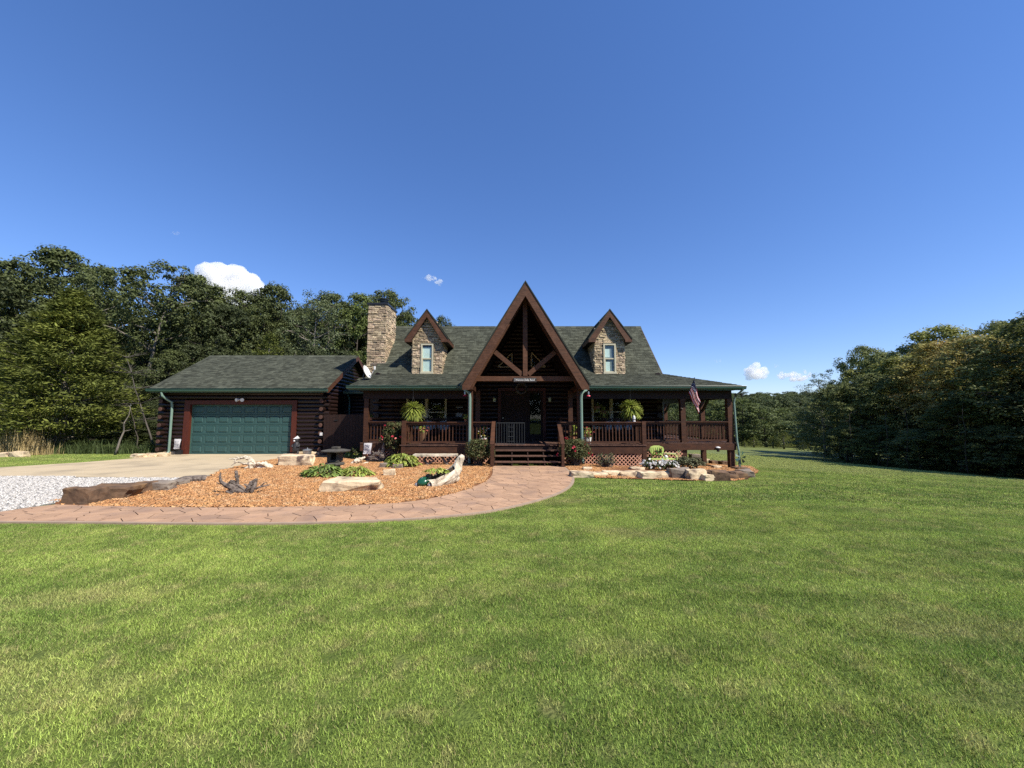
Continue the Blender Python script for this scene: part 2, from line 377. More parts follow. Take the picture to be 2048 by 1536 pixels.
MT['concrete'] = mk("tan_driveway_concrete", (.60,.48,.31), (.52,.42,.27), scale=1.2, stretch=(.3,2,1), rough=.9, world_pos=True, c3=(.30,.245,.17), scale3=.8, amt3=.6, bump=.15, bscale=30)
MT['walkbase'] = mk("walk_joint", (.13,.075,.05), (.10,.06,.04), scale=6, rough=.95)
MT['walk'] = mk("stamped_pink_tan_concrete", (.53,.335,.205), (.43,.265,.165), scale=3, rough=.85, world_pos=True, bump=.6, bscale=14, objvar=.10, c3=(.22,.15,.12), scale3=1.6, amt3=.5)
MT['walkedge'] = mk("walk_edge_concrete", (.42,.31,.22), (.34,.25,.18), scale=8, rough=.9, world_pos=True)
MT['mulchbase'] = mk("mulch_bed", (.30,.13,.05), (.16,.065,.028), scale=30, rough=1, world_pos=True, bump=.8, bscale=60)
MT['chip'] = mk("orange_wood_chip", (.50,.265,.105), (.34,.155,.062), scale=3, rough=.9, islvar=.75, world_pos=True, c3=(.62,.44,.25), scale3=7, amt3=.5)
MT['gravelbase'] = mk("white_gravel_bed", (.24,.235,.22), (.15,.15,.14), scale=40, rough=1, world_pos=True, bump=.8, bscale=60)
MT['gravel'] = mk("white_gravel_stone", (.60,.57,.52), (.46,.44,.41), scale=3, rough=.9, islvar=.5)

# ------------------------------------------------------------------ ground polygons (plan view)
def pp(lst): return [(g.x, g.y) for g in (G(a, b) for a, b in lst)]
def smooth_line(pts, n=6):
    out = []
    for i in range(len(pts) - 1):
        p0 = pts[max(i-1, 0)]; p1 = pts[i]; p2 = pts[i+1]; p3 = pts[min(i+2, len(pts)-1)]
        for k in range(n):
            t = k / n
            out.append(tuple(0.5*((2*p1[j]) + (-p0[j]+p2[j])*t + (2*p0[j]-5*p1[j]+4*p2[j]-p3[j])*t*t + (-p0[j]+3*p1[j]-3*p2[j]+p3[j])*t**3) for j in (0, 1)))
    out.append(pts[-1]); return out
near_px = [(-180,1044),(0,1046),(200,1047),(400,1049),(520,1049),(650,1047),(800,1041),(900,1034),(980,1024),(1050,1009),(1100,994),(1130,980),(1143,966),(1143,953),(1136,944),(1127,936)]
far_px = [(985,936),(985,949),(975,962),(950,975),(915,987),(860,1000),(800,1008),(720,1013),(600,1016),(450,1018),(300,1017),(180,1014),(110,1012)]
walk_near = smooth_line(pp(near_px)); walk_far = smooth_line(pp(far_px)) + pp([(60,1018),(0,1027),(-90,1040)])
WALK = walk_near + [(1.80, 13.9), (-.72, 13.9)] + walk_far
garage_front = 18.9
DRIVE = pp([(-420,968),(0,936),(160,926),(262,918)]) + [(-17.35, 18.3), (-17.35, 18.95), (-9.15, 18.95)] + pp([(612,909),(590,912),(540,920),(485,930),(440,943),(412,956),(330,957),(0,953),(-420,950+46)])
GRAVEL = pp([(-420,996),(0,953),(330,957),(412,956)]) + pp([(330,968),(230,982),(110,1008),(60,1018),(0,1027),(-90,1040),(-420,1090)])
MULCH = [p for p in walk_far[:-3]] + pp([(110,1003),(230,982),(330,966),(412,956),(440,943),(485,930),(540,920),(590,912),(612,909)]) + [(-9.15, 18.9), (-9.1, 19.2), (-0.2, 19.2), (-0.66, 13.4)]
RBED = pp([(1127,934),(1136,944),(1150,955),(1200,957),(1300,960),(1400,963),(1470,963),(1505,955),(1516,944),(1500,934)]) + [(10.2, 17.6), (9.9, 19.0), (6.6, 19.0), (1.8, 19.0)]
HOUSEP = [(-6.7,18.0),(7.3,18.0),(7.3,25),(-6.7,25)]
DECKP = [(-9.2,14.7),(9.3,14.7),(9.3,25),(-9.2,25)]
GARP = [(-17.4,18.8),(-9.0,18.8),(-9.0,26),(-17.4,26)]
def inpoly(X, Y, poly):
    c = np.zeros(len(X), bool); n = len(poly); j = n - 1
    for i in range(n):
        xi, yi = poly[i]; xj, yj = poly[j]
        m = ((yi > Y) != (yj > Y))
        if yj != yi:
            c ^= m & (X < (xj - xi) * (Y - yi) / (yj - yi) + xi)
        j = i
    return c

# ------------------------------------------------------------------ SETTING: ground, drive, walk, beds
def axis(lims):
    out = []
    for a, b, st in lims: out += list(np.arange(a, b, st))
    return out
gx = axis([(-1600,-400,150),(-400,-100,30),(-100,-40,5),(-40,44,1),(44,140,4),(140,400,20),(400,1700,150)])
gy = axis([(-300,-40,40),(-40,-4,4),(-4,46,1),(46,140,4),(140,460,20),(460,2200,150)])
V = [(x, y, T(x, y)) for y in gy for x in gx]; nx = len(gx)
Q = [(j*nx+i, j*nx+i+1, (j+1)*nx+i+1, (j+1)*nx+i) for j in range(len(gy)-1) for i in range(nx-1)]
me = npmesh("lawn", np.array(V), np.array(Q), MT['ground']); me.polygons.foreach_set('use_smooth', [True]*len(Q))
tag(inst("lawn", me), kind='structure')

def sheet(name, poly, off, mat, skirt=0.0, kind='structure', parent=None):
    bm = bmesh.new(); vs_ = [bm.verts.new((x, y, T(x, y) + off)) for x, y in poly]
    es = [bm.edges.new((vs_[i], vs_[(i+1) % len(vs_)])) for i in range(len(vs_))]
    bmesh.ops.triangle_fill(bm, use_beauty=True, use_dissolve=False, edges=es)
    for f in bm.faces:
        if f.normal.z < 0: f.normal_flip()
    if skirt:
        n = len(vs_); lo = [bm.verts.new(v.co - Vector((0,0,skirt))) for v in vs_]
        for i in range(n):
            j = (i+1) % n; bm.faces.new((vs_[i], lo[i], lo[j], vs_[j]))
        bmesh.ops.recalc_face_normals(bm, faces=bm.faces[:])
    me = bpy.data.meshes.new(name); bm.to_mesh(me); bm.free(); me.materials.append(mat)
    o = inst(name, me, parent)
    if kind: tag(o, kind=kind)
    return o
# the driveway: separate slabs parted by expansion joints
drive = thing("driveway", None, None); drive['kind'] = 'structure'
sheet("slab_base", DRIVE, .006, MT['gravelbase'], kind=None, parent=drive)
def clip(poly, a, b, c):
    "keep a*x+b*y<=c"
    out = []; n = len(poly)
    for i in range(n):
        p, q = poly[i], poly[(i+1) % n]; dp = a*p[0]+b*p[1]-c; dq = a*q[0]+b*q[1]-c
        if dp <= 0: out.append(p)
        if (dp < 0 < dq) or (dq < 0 < dp):
            t = dp/(dp-dq); out.append((p[0]+(q[0]-p[0])*t, p[1]+(q[1]-p[1])*t))
    return out
def dedupe(p):
    o = []
    for q in p:
        if not o or math.hypot(q[0]-o[-1][0], q[1]-o[-1][1]) > 1e-4: o.append(q)
    if len(o) > 1 and math.hypot(o[0][0]-o[-1][0], o[0][1]-o[-1][1]) < 1e-4: o.pop()
    return o
xs = [-60,-34,-29,-24.5,-20.5,-17.4,-13.2,-9]
ys = [5, 13.0, 15.9, 19.0]
for i in range(len(xs)-1):
    for j in range(len(ys)-1):
        q = dedupe(clip(clip(clip(clip(DRIVE, -1,0,-xs[i]-.008), 1,0,xs[i+1]-.008), 0,-1,-ys[j]-.008), 0,1,ys[j+1]-.008))
        if len(q) > 2: sheet("slab", q, .022, MT['concrete'], .02, kind=None, parent=drive)
sheet("gravel_bed", GRAVEL, .008, MT['gravelbase'])
sheet("mulch_bed", MULCH, .012, MT['mulchbase'])
sheet("flower_bed", RBED, .03, MT['mulchbase'])
sheet("soil_strip", [(-.9,13.95),(1.95,13.95),(1.95,18.0),(-.9,18.0)], .004, MT['soil'])

# the walk: a slab with the stamped stones standing proud of their joints
walk = thing("walkway", None, None); walk['kind'] = 'structure'
sheet("slab", WALK, .018, MT['walkbase'], .03, kind=None, parent=walk)
mb = MB()
ring = walk_near
for i in range(len(ring)-1):     # pale rounded edge strip along the lawn
    a, b = Vector((*ring[i], 0)), Vector((*ring[i+1], 0)); d = (b-a).normalized(); n_ = Vector((d.y, -d.x, 0)) * .05
    q = [a - n_*.1, b - n_*.1, b + n_*1.3, a + n_*1.3]
    mb.prism([(p.x, p.y, T(p.x, p.y) - .01) for p in q], (0, 0, .043))
e = mb.build("edge_band", MT['walkedge'], walk)
def in_one(x, y, poly): return bool(inpoly(np.array([x]), np.array([y]), poly)[0])
rs = random.Random(3)
pts = []
bx = [p[0] for p in WALK]; by = [p[1] for p in WALK]
step = .33
yy = min(by) - .5; row = 0
while yy < max(by) + .5:
    xx = min(bx) - .5 + (row % 2) * step * .5
    while xx < max(bx) + .5:
        pts.append((xx + rs.uniform(-.14, .14), yy + rs.uniform(-.14, .14))); xx += step * 1.15
    yy += step * .87; row += 1
pa = np.array(pts)
# keep cells near the polygon
near = np.zeros(len(pa), bool)
for dx, dy in ((0,0),(.3,0),(-.3,0),(0,.3),(0,-.3)): near |= inpoly(pa[:,0]+dx, pa[:,1]+dy, WALK)
ncell = 0; extra = MB()
cells = []
for k in np.nonzero(near)[0]:
    p = pa[k]; d = np.hypot(pa[:,0]-p[0], pa[:,1]-p[1]); nb = np.argsort(d)[1:14]
    poly = WALK
    for j in nb:
        q = pa[j]; nxv = q - p; L_ = np.hypot(*nxv); nxv = nxv / L_
        c = float(nxv @ (p + q) / 2) - .007
        poly = clip(poly, nxv[0], nxv[1], c)
        if len(poly) < 3: break
    poly = dedupe(poly)
    if len(poly) < 3: continue
    cells.append((p[1], poly))
cells.sort(key=lambda t: t[0])
for _, poly in cells:
    ncell += 1
    # wobble the outline a little
    q = [(x, y, T(x, y) + .010) for x, y in poly]
    if ncell <= 300: MB().prism(q, (0, 0, .0205 + rs.uniform(-.001, .001))).build("stamped_stone", MT['walk'], walk)
    else: extra.prism(q, (0, 0, .0205))
if extra.v: tag(extra.build("stamped_stones", MT['walk'], walk), kind='stuff')

# ------------------------------------------------------------------ scatter: one object, tile mesh instanced on its own loose points
def scatter_tree():
    ng = bpy.data.node_groups.new("scatter", 'GeometryNodeTree')
    ng.interface.new_socket("Geometry", in_out='INPUT', socket_type='NodeSocketGeometry')
    ng.interface.new_socket("Geometry", in_out='OUTPUT', socket_type='NodeSocketGeometry')
    N = ng.nodes; L = ng.links
    gi = N.new("NodeGroupInput"); go = N.new("NodeGroupOutput")
    def attr(n, t='FLOAT'):
        a = N.new("GeometryNodeInputNamedAttribute"); a.data_type = t; a.inputs[0].default_value = n; return a.outputs[0]
    cmp_ = N.new("FunctionNodeCompare"); cmp_.inputs[1].default_value = .5; L.new(attr("pt"), cmp_.inputs[0])
    sp = N.new("GeometryNodeSeparateGeometry"); L.new(gi.outputs[0], sp.inputs[0]); L.new(cmp_.outputs[0], sp.inputs[1])
    ip = N.new("GeometryNodeInstanceOnPoints"); L.new(sp.outputs[0], ip.inputs["Points"]); L.new(sp.outputs[1], ip.inputs["Instance"])
    cx = N.new("ShaderNodeCombineXYZ"); L.new(attr("rx"), cx.inputs[0]); L.new(attr("rz"), cx.inputs[2])
    L.new(cx.outputs[0], ip.inputs["Rotation"]); L.new(attr("sc"), ip.inputs["Scale"]); L.new(ip.outputs[0], go.inputs[0])
    return ng
SCAT = scatter_tree()
def scatter(name, tileV, tileF, pts, mat, rz=None, sc=None, tri=False, jitz=0.0):
    nT = len(tileV); n = len(pts)
    me = npmesh(name, np.vstack([tileV, pts]), tileF, mat, tri)
    for nm, arr in (("pt", np.r_[np.zeros(nT), np.ones(n)]), ("rz", np.r_[np.zeros(nT), rz if rz is not None else RNG.uniform(0, 6.283, n)]),
                    ("rx", np.zeros(nT+n)), ("sc", np.r_[np.ones(nT), sc if sc is not None else np.ones(n)])):
        a = me.attributes.new(nm, 'FLOAT', 'POINT'); a.data.foreach_set('value', arr.astype(np.float32))
    o = inst(name, me); md = o.modifiers.new("scatter", 'NODES'); md.node_group = SCAT
    return tag(o, kind='stuff')
def Tv(X, Y): return np.array([T(float(a), float(b)) for a, b in zip(X, Y)])

def blade_tile(size, dens, hmin, hmax, w):
    n = int(size*size*dens); x = RNG.uniform(-size/2, size/2, n); y = RNG.uniform(-size/2, size/2, n)
    h = RNG.uniform(hmin, hmax, n); a = RNG.uniform(0, 6.283, n); ln = RNG.uniform(0.1, 1.0, n) * h; la = RNG.uniform(0, 6.283, n)
    base = np.stack([x, y, np.full(n, -.004)], 1); sd = np.stack([np.cos(a), np.sin(a), np.zeros(n)], 1) * (w * RNG.uniform(.6, 1.2, n))[:, None]
    tip = base + np.stack([np.cos(la)*ln, np.sin(la)*ln, h], 1)
    V_ = np.stack([base - sd, base + sd, tip], 1).reshape(-1, 3); return V_, np.arange(3*n).reshape(-1, 3)
NOGRASS = [[(-1.0,13.0),(2.0,13.0),(2.0,18),(-1.0,18)], WALK, DRIVE, GRAVEL, MULCH, RBED, DECKP, GARP]
def lawn_points(x0, x1, y0, y1, st, margin, cond=None):
    X, Y = np.meshgrid(np.arange(x0, x1, st), np.arange(y0, y1, st)); X = X.ravel(); Y = Y.ravel()
    ok = np.abs(X) < 1.5*Y + 2.5
    if cond is not None: ok &= cond(X, Y)
    X = X[ok]; Y = Y[ok]; bad = np.zeros(len(X), bool)
    for dx in (-margin, 0, margin):
        for dy in (-margin, 0, margin):
            for pl in NOGRASS: bad |= inpoly(X+dx, Y+dy, pl)
    return X, Y, bad
def region(X, Y): return (X < 20.5) & ~((X < -17) & (Y > 21.0)) & ~((X < -28) & (Y > 18)) & ~((X<7)&(Y>21))
tv, tf = blade_tile(.62, 15000, .010, .032, .0025)
X1, Y1, bad1 = lawn_points(-16, 16, 1.0, 8.0, .5, .27, region)
g = np.stack([X1[~bad1], Y1[~bad1], Tv(X1[~bad1], Y1[~bad1])], 1)
scatter("grass", tv, tf, g, MT['blade'], tri=True, sc=RNG.uniform(.9, 1.1, len(g)))
tv, tf = blade_tile(.17, 14000, .010, .032, .0027)
fx, fy = [], []
for cx_, cy_ in list(zip(X1[bad1], Y1[bad1])):
    for i in range(4):
        for j in range(4): fx.append(cx_ - .1875 + i*.125); fy.append(cy_ - .1875 + j*.125)
X2, Y2, bad2 = lawn_points(-26, 21, 8.0, 31, 1.0, .5, region)
for cx_, cy_ in list(zip(X2[bad2], Y2[bad2])):
    for i in range(8):
        for j in range(8): fx.append(cx_ - .4375 + i*.125); fy.append(cy_ - .4375 + j*.125)
fx = np.array(fx); fy = np.array(fy); bad = np.zeros(len(fx), bool)
for pl in NOGRASS:
    for dx, dy in ((0,0),(.04,0),(-.04,0),(0,.04),(0,-.04)): bad |= inpoly(fx+dx, fy+dy, pl)
fx = fx[~bad]; fy = fy[~bad]
scatter("edge_grass", tv, tf, np.stack([fx, fy, Tv(fx, fy)], 1), MT['blade'], tri=True)
tv, tf = blade_tile(1.15, 4200, .015, .038, .0065)
g = np.stack([X2[~bad2], Y2[~bad2], Tv(X2[~bad2], Y2[~bad2])], 1)
scatter("distant_grass", tv, tf, g, MT['blade'], tri=True, sc=RNG.uniform(.95, 1.1, len(g)))

def chip_tile(size, n, l, w, t, tilt):
    V_ = []; F_ = []
    for k in range(n):
        M = Matrix.Translation((RNG.uniform(-size/2, size/2), RNG.uniform(-size/2, size/2), RNG.uniform(.0, .014))) @ Euler((RNG.normal(0, tilt), RNG.normal(0, tilt), RNG.uniform(0, 6.28))).to_matrix().to_4x4() @ Matrix.Diagonal((l*RNG.uniform(.5,1.3), w*RNG.uniform(.5,1.3), t, 1))
        b = len(V_); tp = .7
        for p in ((-.5,-.5,-.5),(.5,-.5,-.5),(.5,.5,-.5),(-.5,.5,-.5),(-.5*tp,-.5*tp,.5),(.5*tp,-.5*tp,.5),(.5*tp,.5*tp,.5),(-.5*tp,.5*tp,.5)): V_.append(tuple(M @ Vector(p)))
        F_ += [(b+4,b+5,b+6,b+7),(b,b+1,b+5,b+4),(b+1,b+2,b+6,b+5),(b+2,b+3,b+7,b+6),(b+3,b,b+4,b+7)]
    return np.array(V_), np.array(F_)
def fill_points(polys, st, margin=.0, cond=None):
    allx = []; ally = []
    for poly in polys:
        bx_ = [p[0] for p in poly]; by_ = [p[1] for p in poly]
        X, Y = np.meshgrid(np.arange(min(bx_), max(bx_), st), np.arange(min(by_), max(by_), st)); X = X.ravel(); Y = Y.ravel()
        ok = np.ones(len(X), bool)
        for dx in (-margin, margin):
            for dy in (-margin, margin): ok &= inpoly(X+dx, Y+dy, poly)
        if cond is not None: ok &= cond(X, Y)
        allx.append(X[ok]); ally.append(Y[ok])
    X = np.concatenate(allx); Y = np.concatenate(ally); return np.stack([X, Y, Tv(X, Y)], 1)
tv, tf = chip_tile(.29, 190, .042, .021, .010, .45)
g = fill_points([MULCH, RBED], .25, .06, lambda X, Y: Y < 18.2); g[:, 2] += np.where(g[:,0] > 1.5, .034, .016)
scatter("wood_chips", tv, tf, g, MT['chip'])
tv, tf = chip_tile(.34, 230, .030, .024, .016, .6)
g = fill_points([GRAVEL], .3, .08, lambda X, Y: X > -30); g[:, 2] += .012
scatter("gravel", tv, tf, g, MT['gravel'])
#@@HOUSE
# ------------------------------------------------------------------ shared pieces
def cyl_mesh(name, mat, n=12):
    mb = MB(); mb.tube([(-.5,0,0),(.5,0,0)], 1.0, n)
    me = mb.mesh(name, mat); fl = [len(p.vertices) == 4 for p in me.polygons]; me.polygons.foreach_set('use_smooth', fl); return me
LOGM = [cyl_mesh("log", MT['log'])]
def log_piece(parent, p0, p1, r, name="log"):
    p0 = Vector(p0); p1 = Vector(p1); d = p1 - p0
    M = Matrix.Translation((p0+p1)/2) @ d.to_track_quat('X', 'Z').to_matrix().to_4x4() @ Matrix.Diagonal((d.length, r, r, 1))
    return inst(name, LOGM[0], parent, M)
def cube_mesh(name, mat):
    return MB().obox(Matrix.Identity(4)).mesh(name, mat)
_cm = {}
def block(parent, name, x0, x1, y0, y1, z0, z1, mat):
    k = mat.name
    if k not in _cm: _cm[k] = cube_mesh("block_" + k, mat)
    return inst(name, _cm[k], parent, Matrix.Translation(((x0+x1)/2, (y0+y1)/2, (z0+z1)/2)) @ Matrix.Diagonal((x1-x0, y1-y0, z1-z0, 1)))
def minus(iv, cuts):
    out = [iv]
    for a, b in cuts:
        nxt = []
        for s, e in out:
            if b <= s or a >= e: nxt.append((s, e)); continue
            if a > s: nxt.append((s, a))
            if b < e: nxt.append((b, e))
        out = nxt
    return [o for o in out if o[1] - o[0] > .06]
# stone pieces: six rough blocks, shared
def stone_meshes(mat):
    out = []
    for k in range(7):
        rr = random.Random(50 + k); v = []
        for z in (-.5, .5):
            for x in (-.5, .5):
                for y in (-.5, .5):
                    v.append((x + rr.uniform(-.06, .06), y, z + rr.uniform(-.12, .12)))
        # back 4 at y=+.5, front ones at y=-.5 pulled in, plus a raised face centre
        bm = bmesh.new(); vv = [bm.verts.new(p) for p in v]
        bmesh.ops.convex_hull(bm, input=vv)
        bmesh.ops.bevel(bm, geom=[e for e in bm.edges if all(w.co.y < 0 for w in e.verts)], offset=.09, segments=1, affect='EDGES')
        for w in bm.verts:
            if w.co.y < -.45: w.co.y += rr.uniform(-.12, .12)
        me = bpy.data.meshes.new("stone"); bm.to_mesh(me); bm.free(); me.materials.append(mat); out.append(me)
    return out
STONES = stone_meshes(MT['stonew'])
def stone_face(parent, org, ux, uz, un, w, h, keep=lambda a, b: True, hmin=.06, hmax=.125, wmin=.11, wmax=.34, seed=0, proud=.05, lo=None):
    "lay stones over a rectangle: origin org, width axis ux, height axis uz, outward normal un"
    rr = random.Random(seed); z = 0; n = 0; ux, uz, un, org = Vector(ux), Vector(uz), Vector(un), Vector(org)
    while z < h - .02:
        hh = min(rr.uniform(hmin, hmax), h - z)
        if h - z - hh < .03: hh = h - z
        x = -rr.uniform(0, .1)
        while x < w:
            ww = rr.uniform(wmin, wmax); big = rr.random() < .10
            a0, a1 = max(x, 0), min(x + ww, w)
            if w - a1 < .05: a1 = w
            if a1 - a0 > .02 and keep((a0+a1)/2, z + hh/2):
                pr = proud * rr.uniform(.5, 1.25)
                zc = z + hh/2 + rr.uniform(-.006, .006); hs = hh * (1.18 if big else .97)
                c = org + ux*((a0+a1)/2) + uz*zc + un*(pr/2 - .01)
                Mr = Matrix(((ux.x, -un.x, uz.x, 0), (ux.y, -un.y, uz.y, 0), (ux.z, -un.z, uz.z, 0), (0,0,0,1)))
                M = Matrix.Translation(c) @ Mr @ Matrix.Rotation(rr.uniform(-.05, .05), 4, 'Y') @ Matrix.Diagonal((a1-a0-.008, pr + .03, hs - .006, 1))
                inst("stone", STONES[rr.randrange(7)], parent, M); n += 1
            x += ww
            if a1 >= w: break
        z += hh
    return n
def shingles(parent, poly, name="shingles", expo=.145, tab=.24, seed=0):
    "courses of overlapping tabs over a planar roof polygon (poly[0]->poly[1] is the eave, in order)"
    rr = random.Random(seed); p = [Vector(q) for q in poly]
    u = (p[1]-p[0]).normalized(); n_ = u.cross(p[2]-p[1]).normalized()
    if n_.z < 0: n_ = -n_
    w = n_.cross(u).normalized()
    if w.z < 0: w = -w
    q2 = [((q-p[0]).dot(u), (q-p[0]).dot(w)) for q in p]
    umin, umax = min(a for a, b in q2), max(a for a, b in q2); vmax = max(b for a, b in q2)
    mb = MB(); r_ = 0; v = 0
    while v < vmax - .01:
        x = umin - rr.uniform(0, tab)
        while x < umax:
            tw = tab * rr.choice((.45, .6, .8, 1.0, 1.0))
            c = dedupe(clip(clip(clip(clip(q2, -1,0,-(x+.004)), 1,0,x+tw-.004), 0,-1,-v), 0,1,v+expo))
            if len(c) >= 3:
                th = rr.choice((.010, .014, .019, .022))
                top = []
                for a, b in c:
                    k = 1 - (b - v)/expo
                    top.append(p[0] + u*a + w*b + n_*(.004 + th*(.25+.75*k)))
                m = len(c); bot = [p[0] + u*a + w*b + n_*.001 for a, b in c]
                fs = [tuple(range(m))]
                for i in range(m):
                    j = (i+1) % m
                    fs.append((i, m+i, m+j, j))
                mb.add(top + bot, fs)
            x += tw
        v += expo; r_ += 1
    me = mb.mesh(name, MT['shingle'])
    bm = bmesh.new(); bm.from_mesh(me); 
    for f in bm.faces:
        if len(f.verts) >= 3 and f.normal.dot(n_) < -.3: f.normal_flip()
    bm.to_mesh(me); bm.free()
    o = inst(name, me, parent); o['kind'] = 'stuff'; return o
def slab(parent, name, poly, th, mat):
    "roof plane with thickness below"
    p = [Vector(q) for q in poly]; n_ = (p[1]-p[0]).cross(p[2]-p[1]).normalized()
    if n_.z < 0: n_ = -n_
    return MB().prism(p, -n_*th).build(name, mat, parent)

# ================================================================== THE LOG HOUSE
HX0, HX1, HY0, HY1 = -6.3, 6.85, 18.2, 24.0
ZD, ZB, ZR, ZE = .55, 3.64, 6.60, 2.88      # deck, break, ridge, porch eave
YE, YR = 15.7, 21.1
GX, GZ = .50, 6.63                          # portico ridge
house = thing("log_house", "dark log house with green shingle roof, stone dormers and a tall timber A-frame entry gable", "house", (GX, 18.2, -.15))
# body
wall = MB()
wall.box(HX0+.1, HX1-.1, HY0+.12, HY1-.1, -.3, ZB-.1)
wall.prism([(HX1-.1, HY0+.12, ZB-.1), (HX1-.1, HY1-.1, ZB-.1), (HX1-.1, YR, ZR-.2)], (-.2, 0, 0))
wall.prism([(HX0+.1, HY0+.12, ZB-.1), (HX0+.1, HY1-.1, ZB-.1), (HX0+.1, YR, ZR-.2)], (.2, 0, 0))
hw = wall.build("wall_core", MT['dark'], house)
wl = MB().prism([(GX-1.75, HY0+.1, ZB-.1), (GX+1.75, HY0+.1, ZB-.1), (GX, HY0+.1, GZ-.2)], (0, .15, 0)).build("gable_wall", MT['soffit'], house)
opn = [(-4.95, -3.05, 1.05, 2.62), (3.70, 5.62, 1.05, 2.66), (-.68, 1.60, 0.4, 2.95)]   # window, window, door
pitch = .19; z = .62
while z < 6.3:
    if z < 3.55: iv = (HX0-.22, HX1+.22)
    else:
        hwid = (GZ - z)/1.656 - .12
        if hwid < .1: break
        iv = (GX-hwid, GX+hwid)
    cuts = [(a, b) for a, b, z0, z1 in opn if z0 < z < z1]
    if 4.02 < z < 4.85:
        t = (4.85 - z)/.83 * .75
        cuts += [(GX-.45-t*.95, GX-.42), (GX+.42, GX+.45+t*.95)]
    for a, b in minus(iv, cuts): log_piece(house, (a, HY0, z), (b, HY0, z), .115)
    z += pitch
z = .62; k = 0
while z < 3.6:       # side wall logs, seen past the porch
    for X in (HX0, HX1):
        log_piece(house, (X, HY0-.28 if k % 2 else HY0+.1, z+.095), (X, HY1, z+.095), .115)
    z += pitch; k += 1
# foundation
block(house, "foundation", HX0+.02, HX1-.02, HY0, HY1, -.8, .52, MT['mortar'])

# --- roof
def valley_x(zz, side): return GX + side * (GZ + .0 - zz) / 1.656
RX0, RX1 = -6.62, 7.14
def mkroof(poly, nm, seed, parent=None, base=MT['roofbase'], th=.10):
    s = slab(parent or house, nm, poly, th, base)
    shingles(s if parent is None else parent, poly, seed=seed); return s
mkroof([(RX0, HY0, ZB), (valley_x(ZB,-1), HY0, ZB), (valley_x(ZR,-1), YR, ZR), (RX0, YR, ZR)], "main_roof", 1)
mkroof([(valley_x(ZB,1), HY0, ZB), (RX1, HY0, ZB), (RX1, YR, ZR), (valley_x(ZR,1), YR, ZR)], "main_roof", 2)
slab(house, "rear_roof", [(RX0, HY1, ZB), (RX1, HY1, ZB), (RX1, YR, ZR), (RX0, YR, ZR)], .10, MT['roofbase'])
mkroof([(RX0-.05, YE, ZE), (valley_x(ZE,-1), YE, ZE), (valley_x(ZB,-1), HY0, ZB), (RX0, HY0, ZB)], "porch_roof", 3)
mkroof([(valley_x(ZE,1), YE, ZE), (9.40, YE, ZE), (RX1, HY0, ZB), (valley_x(ZB,1), HY0, ZB)], "porch_roof", 4)
mkroof([(9.40, YE, ZE), (9.40, 24.6, ZE), (RX1, 24.6, ZB), (RX1, HY0, ZB)], "porch_roof", 5)
# ridge caps
rc = MB()
x = RX0
while x < RX1:
    rc.prism([(x, YR-.14, ZR-.11), (x, YR, ZR+.045), (x, YR+.14, ZR-.11), (x, YR, ZR)], (.29, 0, 0)); x += .30
o = rc.build("ridge_cap", MT['shingle'], house)
for X in (RX0-.03, RX1-.0):   # rake edges on both gable ends
    rk = MB(); rk.prism([(X, HY0, ZB), (X, YR, ZR), (X, YR, ZR-.2), (X, HY0+.05, ZB-.2)], (.035, 0, 0))
    rk.build("rake_board", MT['wood'], house); rk = MB(); rk.prism([(X, HY1, ZB), (X, YR, ZR), (X, YR, ZR-.2), (X, HY1-.05, ZB-.2)], (.035, 0, 0)); rk.build("rake_board", MT['wood'], house)
rk = MB().prism([(RX0-.08, YE+.02, ZE-.02), (RX0-.03, HY0, ZB-.02), (RX0-.03, HY0, ZB-.22), (RX0-.08, YE+.02, ZE-.2)], (.035, 0, 0)); rk.build("rake_board", MT['wood'], house)
# porch ceiling and beams
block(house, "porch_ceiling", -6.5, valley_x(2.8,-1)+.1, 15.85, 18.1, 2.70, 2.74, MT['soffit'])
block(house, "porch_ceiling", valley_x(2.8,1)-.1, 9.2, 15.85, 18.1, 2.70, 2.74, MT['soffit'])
block(house, "porch_ceiling", 6.98, 9.2, 18.1, 24.4, 2.70, 2.74, MT['soffit'])
for x0, x1 in ((-6.2, -1.45), (2.45, 9.15)):
    block(house, "porch_beam", x0, x1, 16.02, 16.18, 2.36, 2.70, MT['darkwood'])
block(house, "porch_beam", 8.97, 9.13, 16.2, 24.3, 2.36, 2.70, MT['darkwood'])
# gutters (open channel with a rolled lip)
def gutter(parent, x0, x1, y, z, ax='x', mat=None):
    mb = MB(); prof = [(0,0),(-.055,-.0),(-.095,.045),(-.105,.115),(-.125,.125),(-.120,.135),(-.098,.127),(-.088,.05),(-.052,.012),(-.012,.012),(-.012,.13),(0,.13)]
    if ax == 'x': mb.prism([(x0, y+a, z+b) for a, b in prof], (x1-x0, 0, 0))
    else: mb.prism([(y-a, x0, z+b) for a, b in prof], (0, x1-x0, 0))
    return mb.build("gutter", mat or MT['green'], parent)
gutter(house, RX0-.12, valley_x(ZE,-1)+.06, YE-.01, ZE-.15)
gutter(house, valley_x(ZE,1)-.06, 9.53, YE-.01, ZE-.15)
gutter(house, YE-.1, 24.5, 9.42, ZE-.15, ax='y')
block(house, "fascia", RX0-.06, valley_x(ZE,-1), YE, YE+.03, ZE-.19, ZE-.035, MT['green'])
block(house, "fascia", valley_x(ZE,1), 9.4, YE, YE+.03, ZE-.19, ZE-.035, MT['green'])

